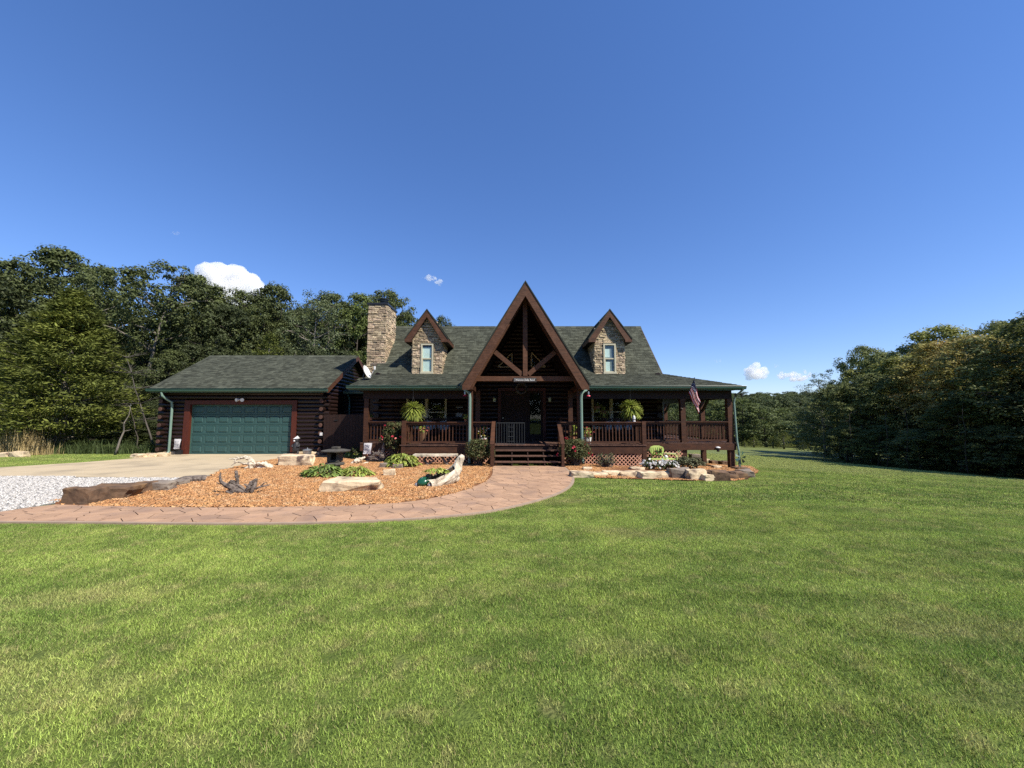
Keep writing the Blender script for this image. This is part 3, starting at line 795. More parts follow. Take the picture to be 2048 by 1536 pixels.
# --- portico gable
YP, YT = 14.0, 14.5
zf = 2.77; hwf = (GZ - zf)/1.656
for sd in (-1, 1):
    poly = [(GX + sd*hwf, YP, zf), (GX + sd*hwf, 15.3, zf), (GX + sd*(GZ-2.9)/1.656, 15.72, 2.9), (GX + sd*(GZ-ZB)/1.656, HY0+.02, ZB), (GX, 21.15, GZ), (GX, YP, GZ)]
    s = slab(house, "portico_roof", poly, .09, MT['soffit'])
    shingles(s, poly, seed=10+sd)
    # barge board
    nrm = Vector((sd*1.656, 0, 1)).normalized(); dn = Vector((sd*1, 0, -1.656)).normalized()
    top = Vector((GX, YP-.03, GZ-.02)); bot = Vector((GX + sd*hwf, YP-.03, zf-.02)); w_ = .27
    inn = Vector((GX, YP-.03, GZ - .02 - w_*math.hypot(1,1.656)))
    b2 = Vector((bot.x - sd*.02, YP-.03, zf-.02)); ib = b2 + Vector((-sd*w_*.86, 0, -.10))
    MB().prism([top, b2, b2 + Vector((0,0,-.16)), ib + Vector((-sd*.02, 0, -.06)), inn], (0, .045, 0)).build("barge_board", MT['woodx'], house)
    # drip edge of the shingles along the rake
    MB().prism([Vector((GX, YP-.05, GZ+.045)), Vector((bot.x+sd*.05, YP-.05, zf+.0)), Vector((bot.x+sd*.02, YP-.05, zf-.045)), Vector((GX, YP-.05, GZ-.025))], (0, .06, 0)).build("shingle_edge", MT['roofbase'], house)
    # truss chord
    c0 = Vector((GX, YT, GZ - .20)) ; off = .17
    a = Vector((GX + sd*.02, YT, GZ-.13-off)); bz = 2.72
    b = Vector((GX + sd*((GZ - bz)/1.656 - .26), YT, bz))
    MB().beam(a, b, .16, .25, up=(0,1,0) if False else (sd*1.656,0,1)).build("truss_chord", MT['woodx'], house)
    # strut
    e1 = P(990 if sd < 0 else 1110, 704, YT); e0 = Vector((GX + sd*.12, YT+.0, 3.20))
    MB().beam(e0, e1, .12, .17, up=(0,0,1)).build("truss_strut", MT['woodx'], house)
MB().beam((GX, YT, 3.135), (GX, YT, GZ-.45), .17, .19, up=(0,1,0)).build("king_post", MT['woodx'], house)
MB().box(GX-2.18, GX+2.18, YT-.085, YT+.085, 2.95, 3.13).build("tie_beam", MT['woodx'], house)
# rafters in the roof of the portico and a second truss by the wall
for Y in (15.6, 16.9):
    for sd in (-1, 1):
        MB().beam((GX, Y, GZ-.25), (GX+sd*((GZ-ZB)/1.656 - .1), Y, ZB-.1), .09, .14, up=(sd*1.656,0,1)).build("rafter", MT['soffit'], house)
# brackets under the rake feet
for sd in (-1, 1):
    X = GX + sd*2.08
    MB().box(X-.12, X+.12, YT-.25, 16.2, 2.62, 2.80).build("plate_beam", MT['wood'], house)
# --- posts
def post(x, y, z0, z1, w=.185, mat=None, name="post"): return block(house, name, x-w/2, x+w/2, y-w/2, y+w/2, z0, z1, mat or MT['wood'])
post(GX-2.08, 14.62, -.16, 2.62); post(GX+2.06, 14.62, -.16, 2.62)
post(-1.42, 16.1, -.2, 2.70); post(2.43, 16.1, -.2, 2.70)
post(-6.05, 16.1, -.2, 2.36); post(7.10, 16.1, T(7.1,16.1)-.1, 2.36, .2); post(9.05, 16.1, T(9.05,16.1)-.1, 2.36, .21)
post(9.05, 18.4, T(9.05,18.4)-.1, 2.36, .19); post(9.05, 22.8, T(9.05,22.8)-.1, 2.36, .19)
post(5.03, 14.82, -.4, 1.44, .15); post(5.15, 16.0, -.4, 1.44, .12)
post(-4.12, 14.82, -.2, 1.46, .16)
# knee braces on the side porch posts
for y in (18.4, 22.8):
    MB().beam((9.05, y-.08, 1.9), (9.05, y-.6, 2.38), .09, .09, up=(1,0,0)).build("knee_brace", MT['darkwood'], house)

# --- deck: boards laid front to back
dk = MB(); x = -6.25
def deck_front(x):
    if -4.2 < x < 5.1: return 14.72
    return 15.98
while x < 9.15:
    y1 = 24.3 if x > 6.95 else 18.15
    dk.box(x, x+.135, deck_front(x+.07), y1, ZD-.035, ZD + random.uniform(-.002, .002)); x += .142
o = dk.build("deck_boards", MT['deck'], house); o['kind'] = 'stuff'
block(house, "rim_joist", -4.2, -.74, 14.75, 14.80, .21, .512, MT['wood']); block(house, "rim_joist", 1.84, 5.12, 14.75, 14.80, .21, .512, MT['wood'])
block(house, "rim_joist", -.74, 1.84, 14.75, 14.80, .33, .512, MT['darkwood'])
block(house, "rim_joist", -6.25, -4.21, 16.0, 16.05, .21, .512, MT['wood']); block(house, "rim_joist", 5.13, 9.2, 15.94, 15.99, .25, .512, MT['wood'])
block(house, "rim_joist", 9.15, 9.2, 16.0, 24.3, .25, .512, MT['wood']); block(house, "rim_joist", -4.2, -4.15, 14.81, 15.99, .21, .512, MT['wood']); block(house, "rim_joist", 5.07, 5.12, 14.81, 15.93, .21, .512, MT['wood'])
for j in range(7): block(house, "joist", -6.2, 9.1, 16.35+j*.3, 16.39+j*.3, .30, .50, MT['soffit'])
# near-black sheets standing in for the shade behind the lattice
block(house, "crawl_shade", -6.2, 7.0, 16.5, 16.55, -.6, .3, MT['dark'])
block(house, "crawl_shade", 1.9, 4.9, 15.3, 15.33, -.5, .3, MT['dark']); block(house, "crawl_shade", -4.0, -.9, 15.3, 15.33, -.3, .3, MT['dark'])

# --- steps
st = thing("steps", None, None, (0,0,0)); st.parent = house; st.location = -wloc(house)
for i, (y, z) in enumerate(((14.42, .375), (14.12, .20), (13.82, .02))):
    for b in range(2): block(st, "tread", -.62, 1.72, y+.005+b*.15, y+.145+b*.15, z-.038, z, MT['deck'])
for x in (-.66, -.02, .56, 1.14, 1.74):
    MB().prism([(x, 13.82, -.2), (x, 14.74, -.2), (x, 14.74, .33), (x, 14.5, .33), (x, 14.2, .16), (x, 13.84, -.02)], (.04, 0, 0)).build("stringer", MT['darkwood'], st)
# --- railings
def railing(p0, p1, n, z0=ZD, h=.87, mat=MT['wood'], cap=True, bal=None):
    p0 = Vector(p0); p1 = Vector(p1); d = p1 - p0; mb = MB()
    u = Vector((0,0,1))
    mb.beam(p0 + u*(h-.02), p1 + u*(h-.02), .14, .036)
    mb.beam(p0 + u*(h-.085), p1 + u*(h-.085), .04, .085)
    mb.beam(p0 + u*.09, p1 + u*.09, .04, .07)
    rl = mb.build("railing", mat, house)
    key = "bal_" + mat.name
    if key not in _cm: _cm[key] = cube_mesh("baluster", bal or mat)
    for i in range(n):
        c = p0 + d*((i+.5)/n); sl = .0
        M = Matrix.Translation(c + u*(.05 + (h-.10)/2) + Vector((-d.y, d.x, 0)).normalized()*.038) @ Matrix.Rotation(math.atan2(d.y, d.x), 4, 'Z') @ Matrix.Diagonal((.036, .036, h-.10, 1))
        inst("baluster", _cm[key], rl, M)
    return rl
D_ = ZD
railing((-5.93,16.08,D_), (-4.2,16.08,D_), 13)
railing((-4.12,16.0,D_), (-4.12,14.9,D_), 8)
railing((-4.04,14.83,D_), (-.76,14.83,D_), 25)
railing((1.86,14.83,D_), (4.95,14.83,D_), 24)
railing((5.04,14.9,D_), (5.12,15.94,D_), 8)
railing((5.22,16.06,D_), (7.0,16.06,D_), 14)
railing((7.2,16.06,D_), (8.94,16.06,D_), 14)
railing((9.1,16.22,D_), (9.1,18.3,D_), 15)
railing((9.1,18.5,D_), (9.1,22.7,D_), 30)
post(-.70, 14.83, -.2, 1.44, .10); post(1.80, 14.83, -.2, 1.44, .10)
for x in (-.70, 1.78):    # stair rails with a newel at the foot
    post(x, 13.62, -.25, .66, .10)
    railing((x, 14.80, D_+.02), (x, 13.60, -.21), 8)

# --- lattice skirting
def lattice(x0, x1, y, z0, z1, st=.105, w=.030):
    mb = MB(); L_ = (x1-x0) + (z1-z0)
    rect = [(x0,z0),(x1,z0),(x1,z1),(x0,z1)]
    for dr in (1, -1):
        k = -L_
        while k < L_:
            # strip: points with  (x - x0) - dr*(z - z0) in [k, k+w*1.41]
            p = clip(clip(rect, 1, -dr, x0 - dr*z0 + k + w*1.41), -1, dr, -(x0 - dr*z0 + k)); p = dedupe(p)
            if len(p) >= 3: mb.prism([(a, y + (0 if dr > 0 else .009), b) for a, b in p], (0, .008, 0))
            k += st*1.41
    mb.box(x0-.02, x1+.02, y-.012, y-.002, z0-.05, z0); mb.box(x0-.02, x0+.01, y-.012, y-.002, z0, z1)
    o = mb.build("lattice_panel", MT['lattice'], house); return o
lattice(1.92, 4.94, 14.78, -.33, .205); lattice(-4.02, -.8, 14.78, -.14, .205)
lattice(-5.95, -4.25, 16.02, -.14, .205); lattice(5.2, 7.0, 15.97, -.42, .245)
mb = MB()

# --- windows
def window(x0, x1, z0, z1, y, parent=None, cols=1, back=None, tr=.07, deep=.05, name="window"):
    parent = parent or house
    w = thing(name, None, None); w.parent = parent; w.location = -wloc(parent)
    f = MB()
    f.box(x0-tr, x1+tr, y-.03, y+deep, z1, z1+tr); f.box(x0-tr, x1+tr, y-.06, y+deep, z0-tr, z0)
    f.box(x0-tr, x0, y-.03, y+deep, z0, z1); f.box(x1, x1+tr, y-.03, y+deep, z0, z1)
    cw = (x1-x0)/cols
    for c in range(1, cols): f.box(x0+c*cw-.05, x0+c*cw+.05, y-.028, y+deep, z0, z1)
    f.build("frame", MT['cream'], w)
    zm = (z0+z1)/2
    for c in range(cols):
        a = x0+c*cw+(.05 if c else 0); b = x0+(c+1)*cw-(.05 if c < cols-1 else 0)
        s = MB()
        s.box(a, b, y+.0, y+.035, zm-.022, zm+.022); s.box(a, a+.035, y+.002, y+.035, z0, zm-.022); s.box(b-.035, b, y+.002, y+.035, z0, zm-.022)
        s.box(a+.035, b-.035, y+.002, y+.035, z0, z0+.05); s.box(a, a+.03, y+.012, y+.036, zm+.022, z1); s.box(b-.03, b, y+.012, y+.036, zm+.022, z1); s.box(a+.03, b-.03, y+.012, y+.036, z1-.04, z1)
        s.build("sash", MT['cream'], w)
        MB().add([(a, y+.02, z0), (b, y+.02, z0), (b, y+.02, z1), (a, y+.02, z1)], [(0,1,2,3)]).build("pane", MT['glass'], w)
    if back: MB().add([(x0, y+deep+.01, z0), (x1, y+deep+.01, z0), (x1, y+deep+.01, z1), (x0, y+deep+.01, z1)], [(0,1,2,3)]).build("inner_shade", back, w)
    return w
window(-4.87, -3.13, 1.12, 2.52, 18.06, cols=2, back=MT['dark'])
window(3.80, 5.50, 1.12, 2.56, 18.06, cols=2, back=MT['dark'])
for sd, pts_ in ((-1, ((1024,706),(1024,734),(996,734))), (1, ((1063,705),(1063,734),(1091,734)))):
    v = [P(a, b, 18.08) for a, b in pts_]; w = thing("gable_window", None, None); w.parent = house; w.location = -wloc(house)
    f = MB()
    for i in range(3): f.beam(v[i], v[(i+1) % 3], .05, .05, up=(0,1,0))
    f.build("frame", MT['cream'], w)
    MB().add([p + Vector((0,.01,0)) for p in v], [(0,1,2)]).build("pane", MT['glass'], w)
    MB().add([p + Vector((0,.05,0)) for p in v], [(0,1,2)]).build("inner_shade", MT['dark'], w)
# --- front door with sidelight
dr = thing("front_door", None, None); dr.parent = house; dr.location = -wloc(house)
y = 18.0
f = MB(); f.box(-.66, -.52, y, y+.2, .56, 2.82); f.box(1.44, 1.58, y, y+.2, .56, 2.82); f.box(-.66, 1.58, y-.01, y+.2, 2.82, 2.96); f.build("door_frame", MT['trimred'], dr)
f = MB(); f.box(-.52, .74, y+.12, y+.17, .56, 2.82); f.box(-.36, .06, y+.105, y+.12, .75, 1.45); f.box(.16, .58, y+.105, y+.12, .75, 1.45); f.box(-.36, .06, y+.105, y+.12, 1.6, 2.6); f.box(.16, .58, y+.105, y+.12, 1.6, 2.6); f.build("leaf", MT['darkwood'], dr)
MB().box(-.30, .52, y+.09, y+.104, 2.62, 2.66).build("door_trim", MT['wood'], dr)
f = MB(); f.tube([(-.42,y+.08,1.55),(-.42,y+.13,1.55)], .03, 10); f.build("handle", MT['galv'], dr)
f = MB(); f.box(.74, .84, y+.10, y+.17, .56, 2.82); f.box(1.34, 1.44, y+.10, y+.17, .56, 2.82); f.box(.84, 1.34, y+.10, y+.17, .56, .80); f.box(.84, 1.34, y+.10, y+.17, 2.70, 2.82); f.build("sidelight_frame", MT['darkwood'], dr)
MB().add([(.84, y+.13, .8), (1.34, y+.13, .8), (1.34, y+.13, 2.7), (.84, y+.13, 2.7)], [(0,1,2,3)]).build("pane", MT['glass'], dr)
for x in (-.82, 1.76):
    f = MB(); f.box(x-.04, x+.04, 18.0, 18.08, 2.32, 2.42); f.lathe([(.03,0),(.07,.03),(.08,.2),(.03,.26)], (x, 17.95, 2.28), 8); f.build("wall_lantern", MT['galv'], house)
for zz in (2.02, 1.62): MB().box(-2.62, -2.32, 18.04, 18.07, zz, zz+(.06 if zz > 2 else .17)).build("wall_plaque", MT['cushion'], house)

# --- name board over the entry
sg = thing("name_board", None, None); sg.parent = house; sg.location = -wloc(house)
p0 = P(1027, 763.5, 14.38); p1 = P(1073, 756.5, 14.38)
block(sg, "board", p0.x, p1.x, 14.375, 14.41, p0.z-.01, p1.z+.01, MT['signb'])
fr_ = MB(); 
for (a, b, c, d) in ((p0.x, p1.x, p1.z-.004, p1.z+.008),): fr_.box(a+.03, b-.03, 14.365, 14.378, c-.01, d-.012)
fr_.box(p0.x+.03, p0.x+.045, 14.365, 14.378, p0.z+.01, p1.z-.012)
fr_.build("board_rim", MT['cushion'], sg)
cu = bpy.data.curves.new("lettering", 'FONT'); cu.body = "Welcome Dallas Ranch"; cu.size = .115; cu.align_x = 'CENTER'; cu.align_y = 'CENTER'; cu.extrude = .002; cu.shear = .25
cu.offset = .0015
tmp = bpy.data.objects.new("lettering_curve", cu); COL.objects.link(tmp); bpy.context.view_layer.update()
lm = bpy.data.meshes.new_from_object(tmp.evaluated_get(bpy.context.evaluated_depsgraph_get())); bpy.data.objects.remove(tmp); lm.materials.clear(); lm.materials.append(MT['white'])
lo = bpy.data.objects.new("lettering", lm); COL.objects.link(lo); lo.parent = sg; lo['kind'] = 'stuff'
lo.matrix_basis = Matrix.Translation(-wloc(sg)) @ Matrix.Translation(((p0.x+p1.x)/2, 14.370, (p0.z+p1.z)/2)) @ Matrix.Rotation(R(90), 4, 'X') @ Matrix.Diagonal((.68, .9, 1, 1))

# --- chimney
ch = thing("chimney", None, None); ch.parent = house; ch.location = -wloc(house)
CX0, CX1, CY0, CY1, CZ = -7.16, -6.24, 18.8, 20.28, 7.17
block(ch, "chimney_core", CX0+.02, CX1-.02, CY0+.02, CY1-.02, -.2, CZ, MT['mortar'])
zb_ = 3.0
stone_face(ch, (CX0, CY0+.02, zb_), (1,0,0), (0,0,1), (0,-1,0), CX1-CX0, CZ-zb_, seed=1, hmin=.07, hmax=.14, wmin=.14, wmax=.42)
stone_face(ch, (CX1-.02, CY0, 4.0), (0,1,0), (0,0,1), (1,0,0), CY1-CY0, CZ-4.0, keep=lambda a, b: (4.0+b) > ZB + (CY0 + a - HY0) - .15, seed=2, hmin=.07, hmax=.14, wmin=.14, wmax=.42)
block(ch, "chimney_cap", CX0-.05, CX1+.07, CY0-.07, CY1+.05, CZ, CZ+.10, MT['black'])
f = MB(); f.lathe([(.15,0),(.15,.16),(.20,.17),(.22,.2),(.17,.22),(.17,.27),(.24,.28),(.26,.33),(.18,.36),(.03,.38)], (CX1-.30, CY0+.45, CZ+.10), 18); f.build("flue_cap", MT['iron'], ch)
block(ch, "flashing_ledge", -6.92, CX1+.03, CY0-.06, CY0, 4.16, 4.24, MT['rockgrey'])

# --- dormers
def dormer(cx, seed):
    d = thing("dormer", None, None); d.parent = house; d.location = -wloc(house)
    hwid = .72; ya, yp = HY0-.02, 17.97; zt = 5.30; za = 6.70; sl = (za - 5.36)/.97
    blk = MB().box(cx-hwid+.02, cx+hwid-.02, ya+.04, 19.9, 3.5, zt); blk.prism([(cx-hwid+.02, ya+.04, zt), (cx+hwid-.02, ya+.04, zt), (cx, ya+.04, za-.3)], (0, 1.8, 0)); blk.build("dormer_core", MT['mortar'], d)
    w0, w1, z0, z1 = cx-.225, cx+.225, 3.72, 5.02
    def kp(a, b):
        x = cx-hwid+a; z = 3.60+b
        if w0-.13 < x < w1+.13 and z0-.08 < z < z1+.12: return False
        return z < za - .22 - sl*abs(x-cx) + .06
    # left & right of the window laid as separate runs so no stone crosses the frame
    stone_face(d, (cx-hwid, ya+.04, 3.62), (1,0,0), (0,0,1), (0,-1,0), hwid-.30, 1.50, seed=seed, hmin=.07, hmax=.15, wmin=.12, wmax=.36)
    stone_face(d, (cx+.30, ya+.04, 3.62), (1,0,0), (0,0,1), (0,-1,0), hwid-.30, 1.50, seed=seed+1, hmin=.07, hmax=.15, wmin=.12, wmax=.36)
    stone_face(d, (cx-hwid, ya+.04, 5.12), (1,0,0), (0,0,1), (0,-1,0), 2*hwid, 1.3, keep=lambda a, b: 5.12+b < za - .15 - sl*abs(a-hwid), seed=seed+2, hmin=.07, hmax=.13, wmin=.12, wmax=.40)
    for s_, sx in ((-1, cx-hwid+.02), (1, cx+hwid-.02)):
        stone_face(d, (sx, ya+.02, 3.62), (0,1,0), (0,0,1), (s_,0,0), 1.7, 1.72, keep=lambda a, b: b + 3.62 > ZB + a - .1, seed=seed+5+s_, hmin=.08, hmax=.14, wmin=.2, wmax=.45)
    for s_ in (-1, 1):
        ex = cx + s_*1.0; ez = za - sl*1.0
        yb = lambda z: HY0 + (z - ZB)
        poly = [(ex, yp, ez), (ex, yb(ez)+.05, ez), (cx, yb(za)-.0, za), (cx, yp, za)]
        sb = slab(d, "dormer_roof", poly, .07, MT['roofbase']); shingles(d, poly, seed=seed+20+s_)
        inn = .27
        MB().prism([(cx, yp-.03, za-.02), (ex, yp-.03, ez-.02), (ex, yp-.03, ez-.19), (ex-s_*.30, yp-.03, ez-.19), (ex-s_*.30, yp-.03, ez-.19+.10), (cx, yp-.03, za-.02-.34)], (0, .04, 0)).build("barge_board", MT['woodx'], d)
        MB().prism([(ex, yp+.02, ez-.19), (ex, yb(ez)-.1, ez-.19), (ex-s_*.30, yb(ez)-.1, ez-.19), (ex-s_*.30, yp+.02, ez-.19)], (0,0,.02)).build("soffit", MT['soffit'], d)
        MB().box(min(ex, ex+s_*.03), max(ex, ex+s_*.03), yp-.03, yb(ez)-.15, ez-.19, ez-.03).build("dormer_fascia", MT['wood'], d)
        MB().prism([Vector((cx, yp-.05, za+.04)), Vector((ex+s_*.05, yp-.05, ez-.02)), Vector((ex+s_*.02, yp-.05, ez-.06)), Vector((cx, yp-.05, za-.03))], (0, .06, 0)).build("shingle_edge", MT['roofbase'], d)
    # window (a part of the dormer)
    f = MB(); y = ya-.05
    f.box(w0-.07, w1+.07, y, y+.10, z1, z1+.07); f.box(w0-.09, w1+.09, y-.03, y+.10, z0-.08, z0); f.box(w0-.07, w0, y, y+.1, z0, z1); f.box(w1, w1+.07, y, y+.1, z0, z1)
    f.build("window_frame", MT['cream'], d)
    zm = (z0+z1)/2; f = MB(); f.box(w0, w1, y+.03, y+.07, zm-.03, zm+.03); f.box(w0, w0+.03, y+.035, y+.07, z0, zm-.03); f.box(w1-.03, w1, y+.035, y+.07, z0, zm-.03); f.box(w0+.03, w1-.03, y+.035, y+.07, z0, z0+.04)
    f.build("window_sash", MT['cream'], d)
    MB().add([(w0, y+.06, z0), (w1, y+.06, z0), (w1, y+.06, z1), (w0, y+.06, z1)], [(0,1,2,3)]).build("window_pane", MT['glass'], d)
    return d, (w0, w1, z0, z1, y)
d1, q = dormer(-4.045, 100)
w0, w1, z0, z1, y = q
MB().add([(w0, y+.082, z0), (w1-.05, y+.082, z0), (w1-.03, y+.082, z1-.1), (w0, y+.082, z1-.1)], [(0,1,2,3)]).build("window_blind", MT['blind'], d1)
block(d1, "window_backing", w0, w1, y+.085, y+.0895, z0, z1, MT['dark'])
d2, q = dormer(4.65, 200)
w0, w1, z0, z1, y = q
f = MB(); f.add([(w0, y+.082, z0), (w0+.24, y+.082, z0), (w0+.24, y+.082, z0+.5), (w0, y+.082, z0+.5)], [(0,1,2,3)]); f.add([(w0, y+.082, z0+.72), (w0+.24, y+.082, z0+.72), (w0+.24, y+.082, z1-.18), (w0, y+.082, z1-.18)], [(0,1,2,3)]); f.build("window_blind", MT['blind'], d2)
block(d2, "window_backing", w0, w1, y+.085, y+.0895, z0, z1, MT['curtain'])

# --- downspouts of the house
def spout(parent, pts_, r=.05, mat=None, name="downspout"):
    mb = MB(); mb.tube(pts_, r, 8); return mb.build(name, mat or MT['spout'], parent)
spout(house, [(-1.86, 15.66, 2.76), (-1.86, 15.45, 2.70), (-1.82, 15.1, 2.66), (-1.80, 14.72, 2.62), (-1.70, 14.50, 2.58), (-1.60, 14.46, 2.48), (-1.58, 14.46, 2.3), (-1.58, 14.46, 0.1), (-1.56, 14.30, -.10)], .055)
spout(house, [(2.90, 15.66, 2.76), (2.90, 15.45, 2.70), (2.88, 15.1, 2.66), (2.84, 14.72, 2.62), (2.72, 14.50, 2.58), (2.62, 14.46, 2.48), (2.60, 14.46, 2.3), (2.60, 14.46, 0.1), (2.62, 14.30, -.10)], .055)
spout(house, [(9.42, 15.62, 2.74), (9.36, 15.75, 2.62), (9.24, 15.95, 2.45), (9.22, 16.0, 2.2), (9.22, 15.92, .6), (9.24, 15.86, .2), (9.24, 15.86, T(9.2,15.9)+.05)], .042)
# flood lamps under the right corner
f = MB()
for dx in (-.10, .14): f.lathe([(.02,0),(.03,.02),(.055,.08),(.065,.13),(.06,.135)], (9.36+dx, 15.9, 2.42), 10)
f.box(9.28, 9.48, 15.93, 15.98, 2.50, 2.56); f.build("flood_lamp", MT['iron'], house)

# ================================================================== BREEZEWAY + GARAGE
gar = thing("log_garage", "log garage with a wide green panelled door under a long green shingle roof", "garage", (-13, 18.9, -.22))
GX0, GX1, GY0, GY1 = -16.95, -9.20, 18.9, 24.9
gz0 = -.05; gze = 2.96; gzr = 5.09; gyr = 21.9; gye = 18.35; grx0, grx1 = -17.35, -8.82
DX0, DX1, DZ = -15.67, -10.71, 2.21
w = MB()
w.box(GX0+.1, DX0-.1, GY0+.1, GY0+.2, -.3, 2.9); w.box(DX1+.1, GX1-.1, GY0+.1, GY0+.2, -.3, 2.9); w.box(DX0-.1, DX1+.1, GY0+.1, GY0+.2, DZ+.05, 2.9)
w.box(GX0+.1, GX0+.2, GY0+.2, GY1, -.3, 2.9); w.box(GX1-.2, GX1-.1, GY0+.2, GY1, -.3, 2.9); w.box(GX0+.1, GX1-.1, GY1-.1, GY1, -.3, 2.9)
w.prism([(GX1-.1, GY0+.2, 2.9), (GX1-.1, GY1, 2.9), (GX1-.1, gyr, gzr-.15)], (-.1, 0, 0)); w.prism([(GX0+.1, GY0+.2, 2.9), (GX0+.1, GY1, 2.9), (GX0+.1, gyr, gzr-.15)], (.1, 0, 0))
w.build("wall_core", MT['dark'], gar)
z = gz0 + .10; k = 0; pitch = .193; r = .108
while z < 2.85:
    e0 = GX0 - (.30 if k % 2 else -.02); e1 = GX1 + (.02 if k % 2 else -.05) + (.26 if k % 2 else 0)
    cuts = [(DX0-.28, DX1+.24)] if z < DZ + .22 else []
    for a, b in minus((e0, e1), cuts): log_piece(gar, (a, GY0, z), (b, GY0, z), r)
    ys0 = GY0 - (.02 if k % 2 else .32); ys_e = ys0 + .002
    log_piece(gar, (GX1, ys0 if not k % 2 else GY0+.12, z), (GX1, GY1, z), r); log_piece(gar, (GX0, ys0 if not k % 2 else GY0+.12, z), (GX0, GY1, z), r)
    if not k % 2:      # sawn, sun-bleached ends of the side logs
        for X in (GX0, GX1):
            f = MB(); f.tube([(X, GY0-.335 if False else ys_e, z), (X, ys_e-.014, z)], [.098, .086], 10); f.build("log_end", MT['logend'], gar)
    z += pitch; k += 1
while z < gzr - .3:      # gable logs, trimmed to the slope
    t = (z - 2.96)/(gzr-2.96) * (gyr-gye); a = gye + t + .25; b = 2*gyr - a
    if b - a < .2: break
    for X in (GX0, GX1): log_piece(gar, (X, max(a, GY0-.25), z), (X, b, z), r)
    z += pitch
# stone footing
def rock_mesh(name, mat, seed):
    "broken stone: hull of random corner points, edges knocked off, faces roughened"
    rr = random.Random(seed*13 + 5); bm = bmesh.new(); pts_ = []
    for sx in (-1, 1):
        for sy in (-1, 1):
            for sz in (-1, 1):
                for k in range(2): pts_.append((sx*rr.uniform(.26, .5), sy*rr.uniform(.26, .5), sz*rr.uniform(.30, .5)))
    vv = [bm.verts.new(p) for p in pts_]; r_ = bmesh.ops.convex_hull(bm, input=vv)
    bmesh.ops.delete(bm, geom=[v for v in bm.verts if not v.link_faces], context='VERTS')
    bmesh.ops.dissolve_limit(bm, angle_limit=.12, verts=bm.verts[:], edges=bm.edges[:])
    bmesh.ops.triangulate(bm, faces=bm.faces[:])
    for _ in range(2): bmesh.ops.subdivide_edges(bm, edges=bm.edges[:], cuts=1); bmesh.ops.triangulate(bm, faces=bm.faces[:])
    bmesh.ops.smooth_vert(bm, verts=bm.verts[:], factor=.22, use_axis_x=True, use_axis_y=True, use_axis_z=True)
    bmesh.ops.triangulate(bm, faces=bm.faces[:])
    off = Vector((seed*7.3, seed*3.1, seed*1.7))
    for v in bm.verts:
        p = v.co; n1 = mnoise.noise_vector(p*3 + off); n2 = mnoise.noise_vector(p*9 + off); v.co = p + n1*.045 + n2*.035
        v.co.z += .02*math.sin(v.co.z*26 + n1.x*3)      # bedding layers
    me = bpy.data.meshes.new(name); bm.to_mesh(me); bm.free(); me.materials.append(mat); return me
ROCKS = {k: [rock_mesh("rock", MT[k], s + h*20) for s in range(6)] for h, k in enumerate(('rock', 'rockdark', 'rockgrey'))}
def rk_inst(name, kind, i, c, size, rot=0, parent=None, tilt=0):
    M = Matrix.Translation(c) @ Matrix.Rotation(rot, 4, 'Z') @ Matrix.Rotation(tilt, 4, 'Y') @ Matrix.Diagonal((*size, 1))
    return inst(name, ROCKS[kind][i % 6], parent, M)
for x in np.arange(GX0+.1, DX0-.3, .30): rk_inst("footing_stone", 'rock', int(x*7) % 6, (x+.15, GY0-.02, -.17), (.34, .24, .24), parent=gar)
for x in np.arange(DX1+.3, GX1, .33): rk_inst("footing_stone", 'rock', int(x*7) % 6, (x+.15, GY0-.02, -.17), (.36, .24, .24), parent=gar)
# door surround
block(gar, "door_jamb", DX0-.28, DX0, GY0-.13, GY0+.12, -.22, DZ, MT['trimred']); block(gar, "door_jamb", DX1, DX1+.24, GY0-.13, GY0+.12, -.22, DZ, MT['trimred'])
block(gar, "door_header", DX0-.28, DX1+.24, GY0-.135, GY0+.12, DZ, DZ+.20, MT['trimred'])
gd = thing("garage_door", None, None); gd.parent = gar; gd.location = -wloc(gar)
y = GY0 + .03; rows, cols = 5, 8; rh = (DZ+.20)/rows; cw = (DX1-DX0)/cols
pm = MB()   # raised panel: bevelled field inside a groove
a, b = .5, .38
pm.add([(-a,0,-a),(a,0,-a),(a,0,a),(-a,0,a), (-.46,.5,-.44),(.46,.5,-.44),(.46,.5,.44),(-.46,.5,.44), (-b,-.7,-b*.86),(b,-.7,-b*.86),(b,-.7,b*.86),(-b,-.7,b*.86)],
       [(0,1,5,4),(1,2,6,5),(2,3,7,6),(3,0,4,7),(4,5,9,8),(5,6,10,9),(6,7,11,10),(7,4,8,11),(8,9,10,11)])
pme = pm.mesh("panel", MT['door'])
for i in range(rows):
    zc = -.20 + rh*(i+.5)
    block(gd, "door_section", DX0+.005, DX1-.005, y+.0225, y+.06, zc-rh/2+.005, zc+rh/2-.005, MT['door'])
    for c in range(cols):
        xc = DX0 + cw*(c+.5)
        f = MB()
    sec = MB(); 
    sec.box(DX0+.005, DX1-.005, y, y+.0225, zc+rh/2-.075, zc+rh/2-.006); sec.box(DX0+.005, DX1-.005, y, y+.0225, zc-rh/2+.006, zc-rh/2+.075)
    for c in range(cols+1):
        x_ = DX0 + cw*c; sec.box(max(x_-.055, DX0+.005), min(x_+.055, DX1-.005), y, y+.0225, zc-rh/2+.075, zc+rh/2-.075)
    sec.build("door_rails", MT['door'], gd)
    for c in range(cols):
        xc = DX0 + cw*(c+.5)
        inst("panel", pme, gd, Matrix.Translation((xc, y+.0075, zc)) @ Matrix.Diagonal((cw-.11, .030, rh-.15, 1)))
block(gd, "weather_strip", DX0, DX0+.03, y-.02, y-.004, -.2, DZ, MT['green']); block(gd, "weather_strip", DX1-.03, DX1, y-.02, y-.004, -.2, DZ, MT['green'])
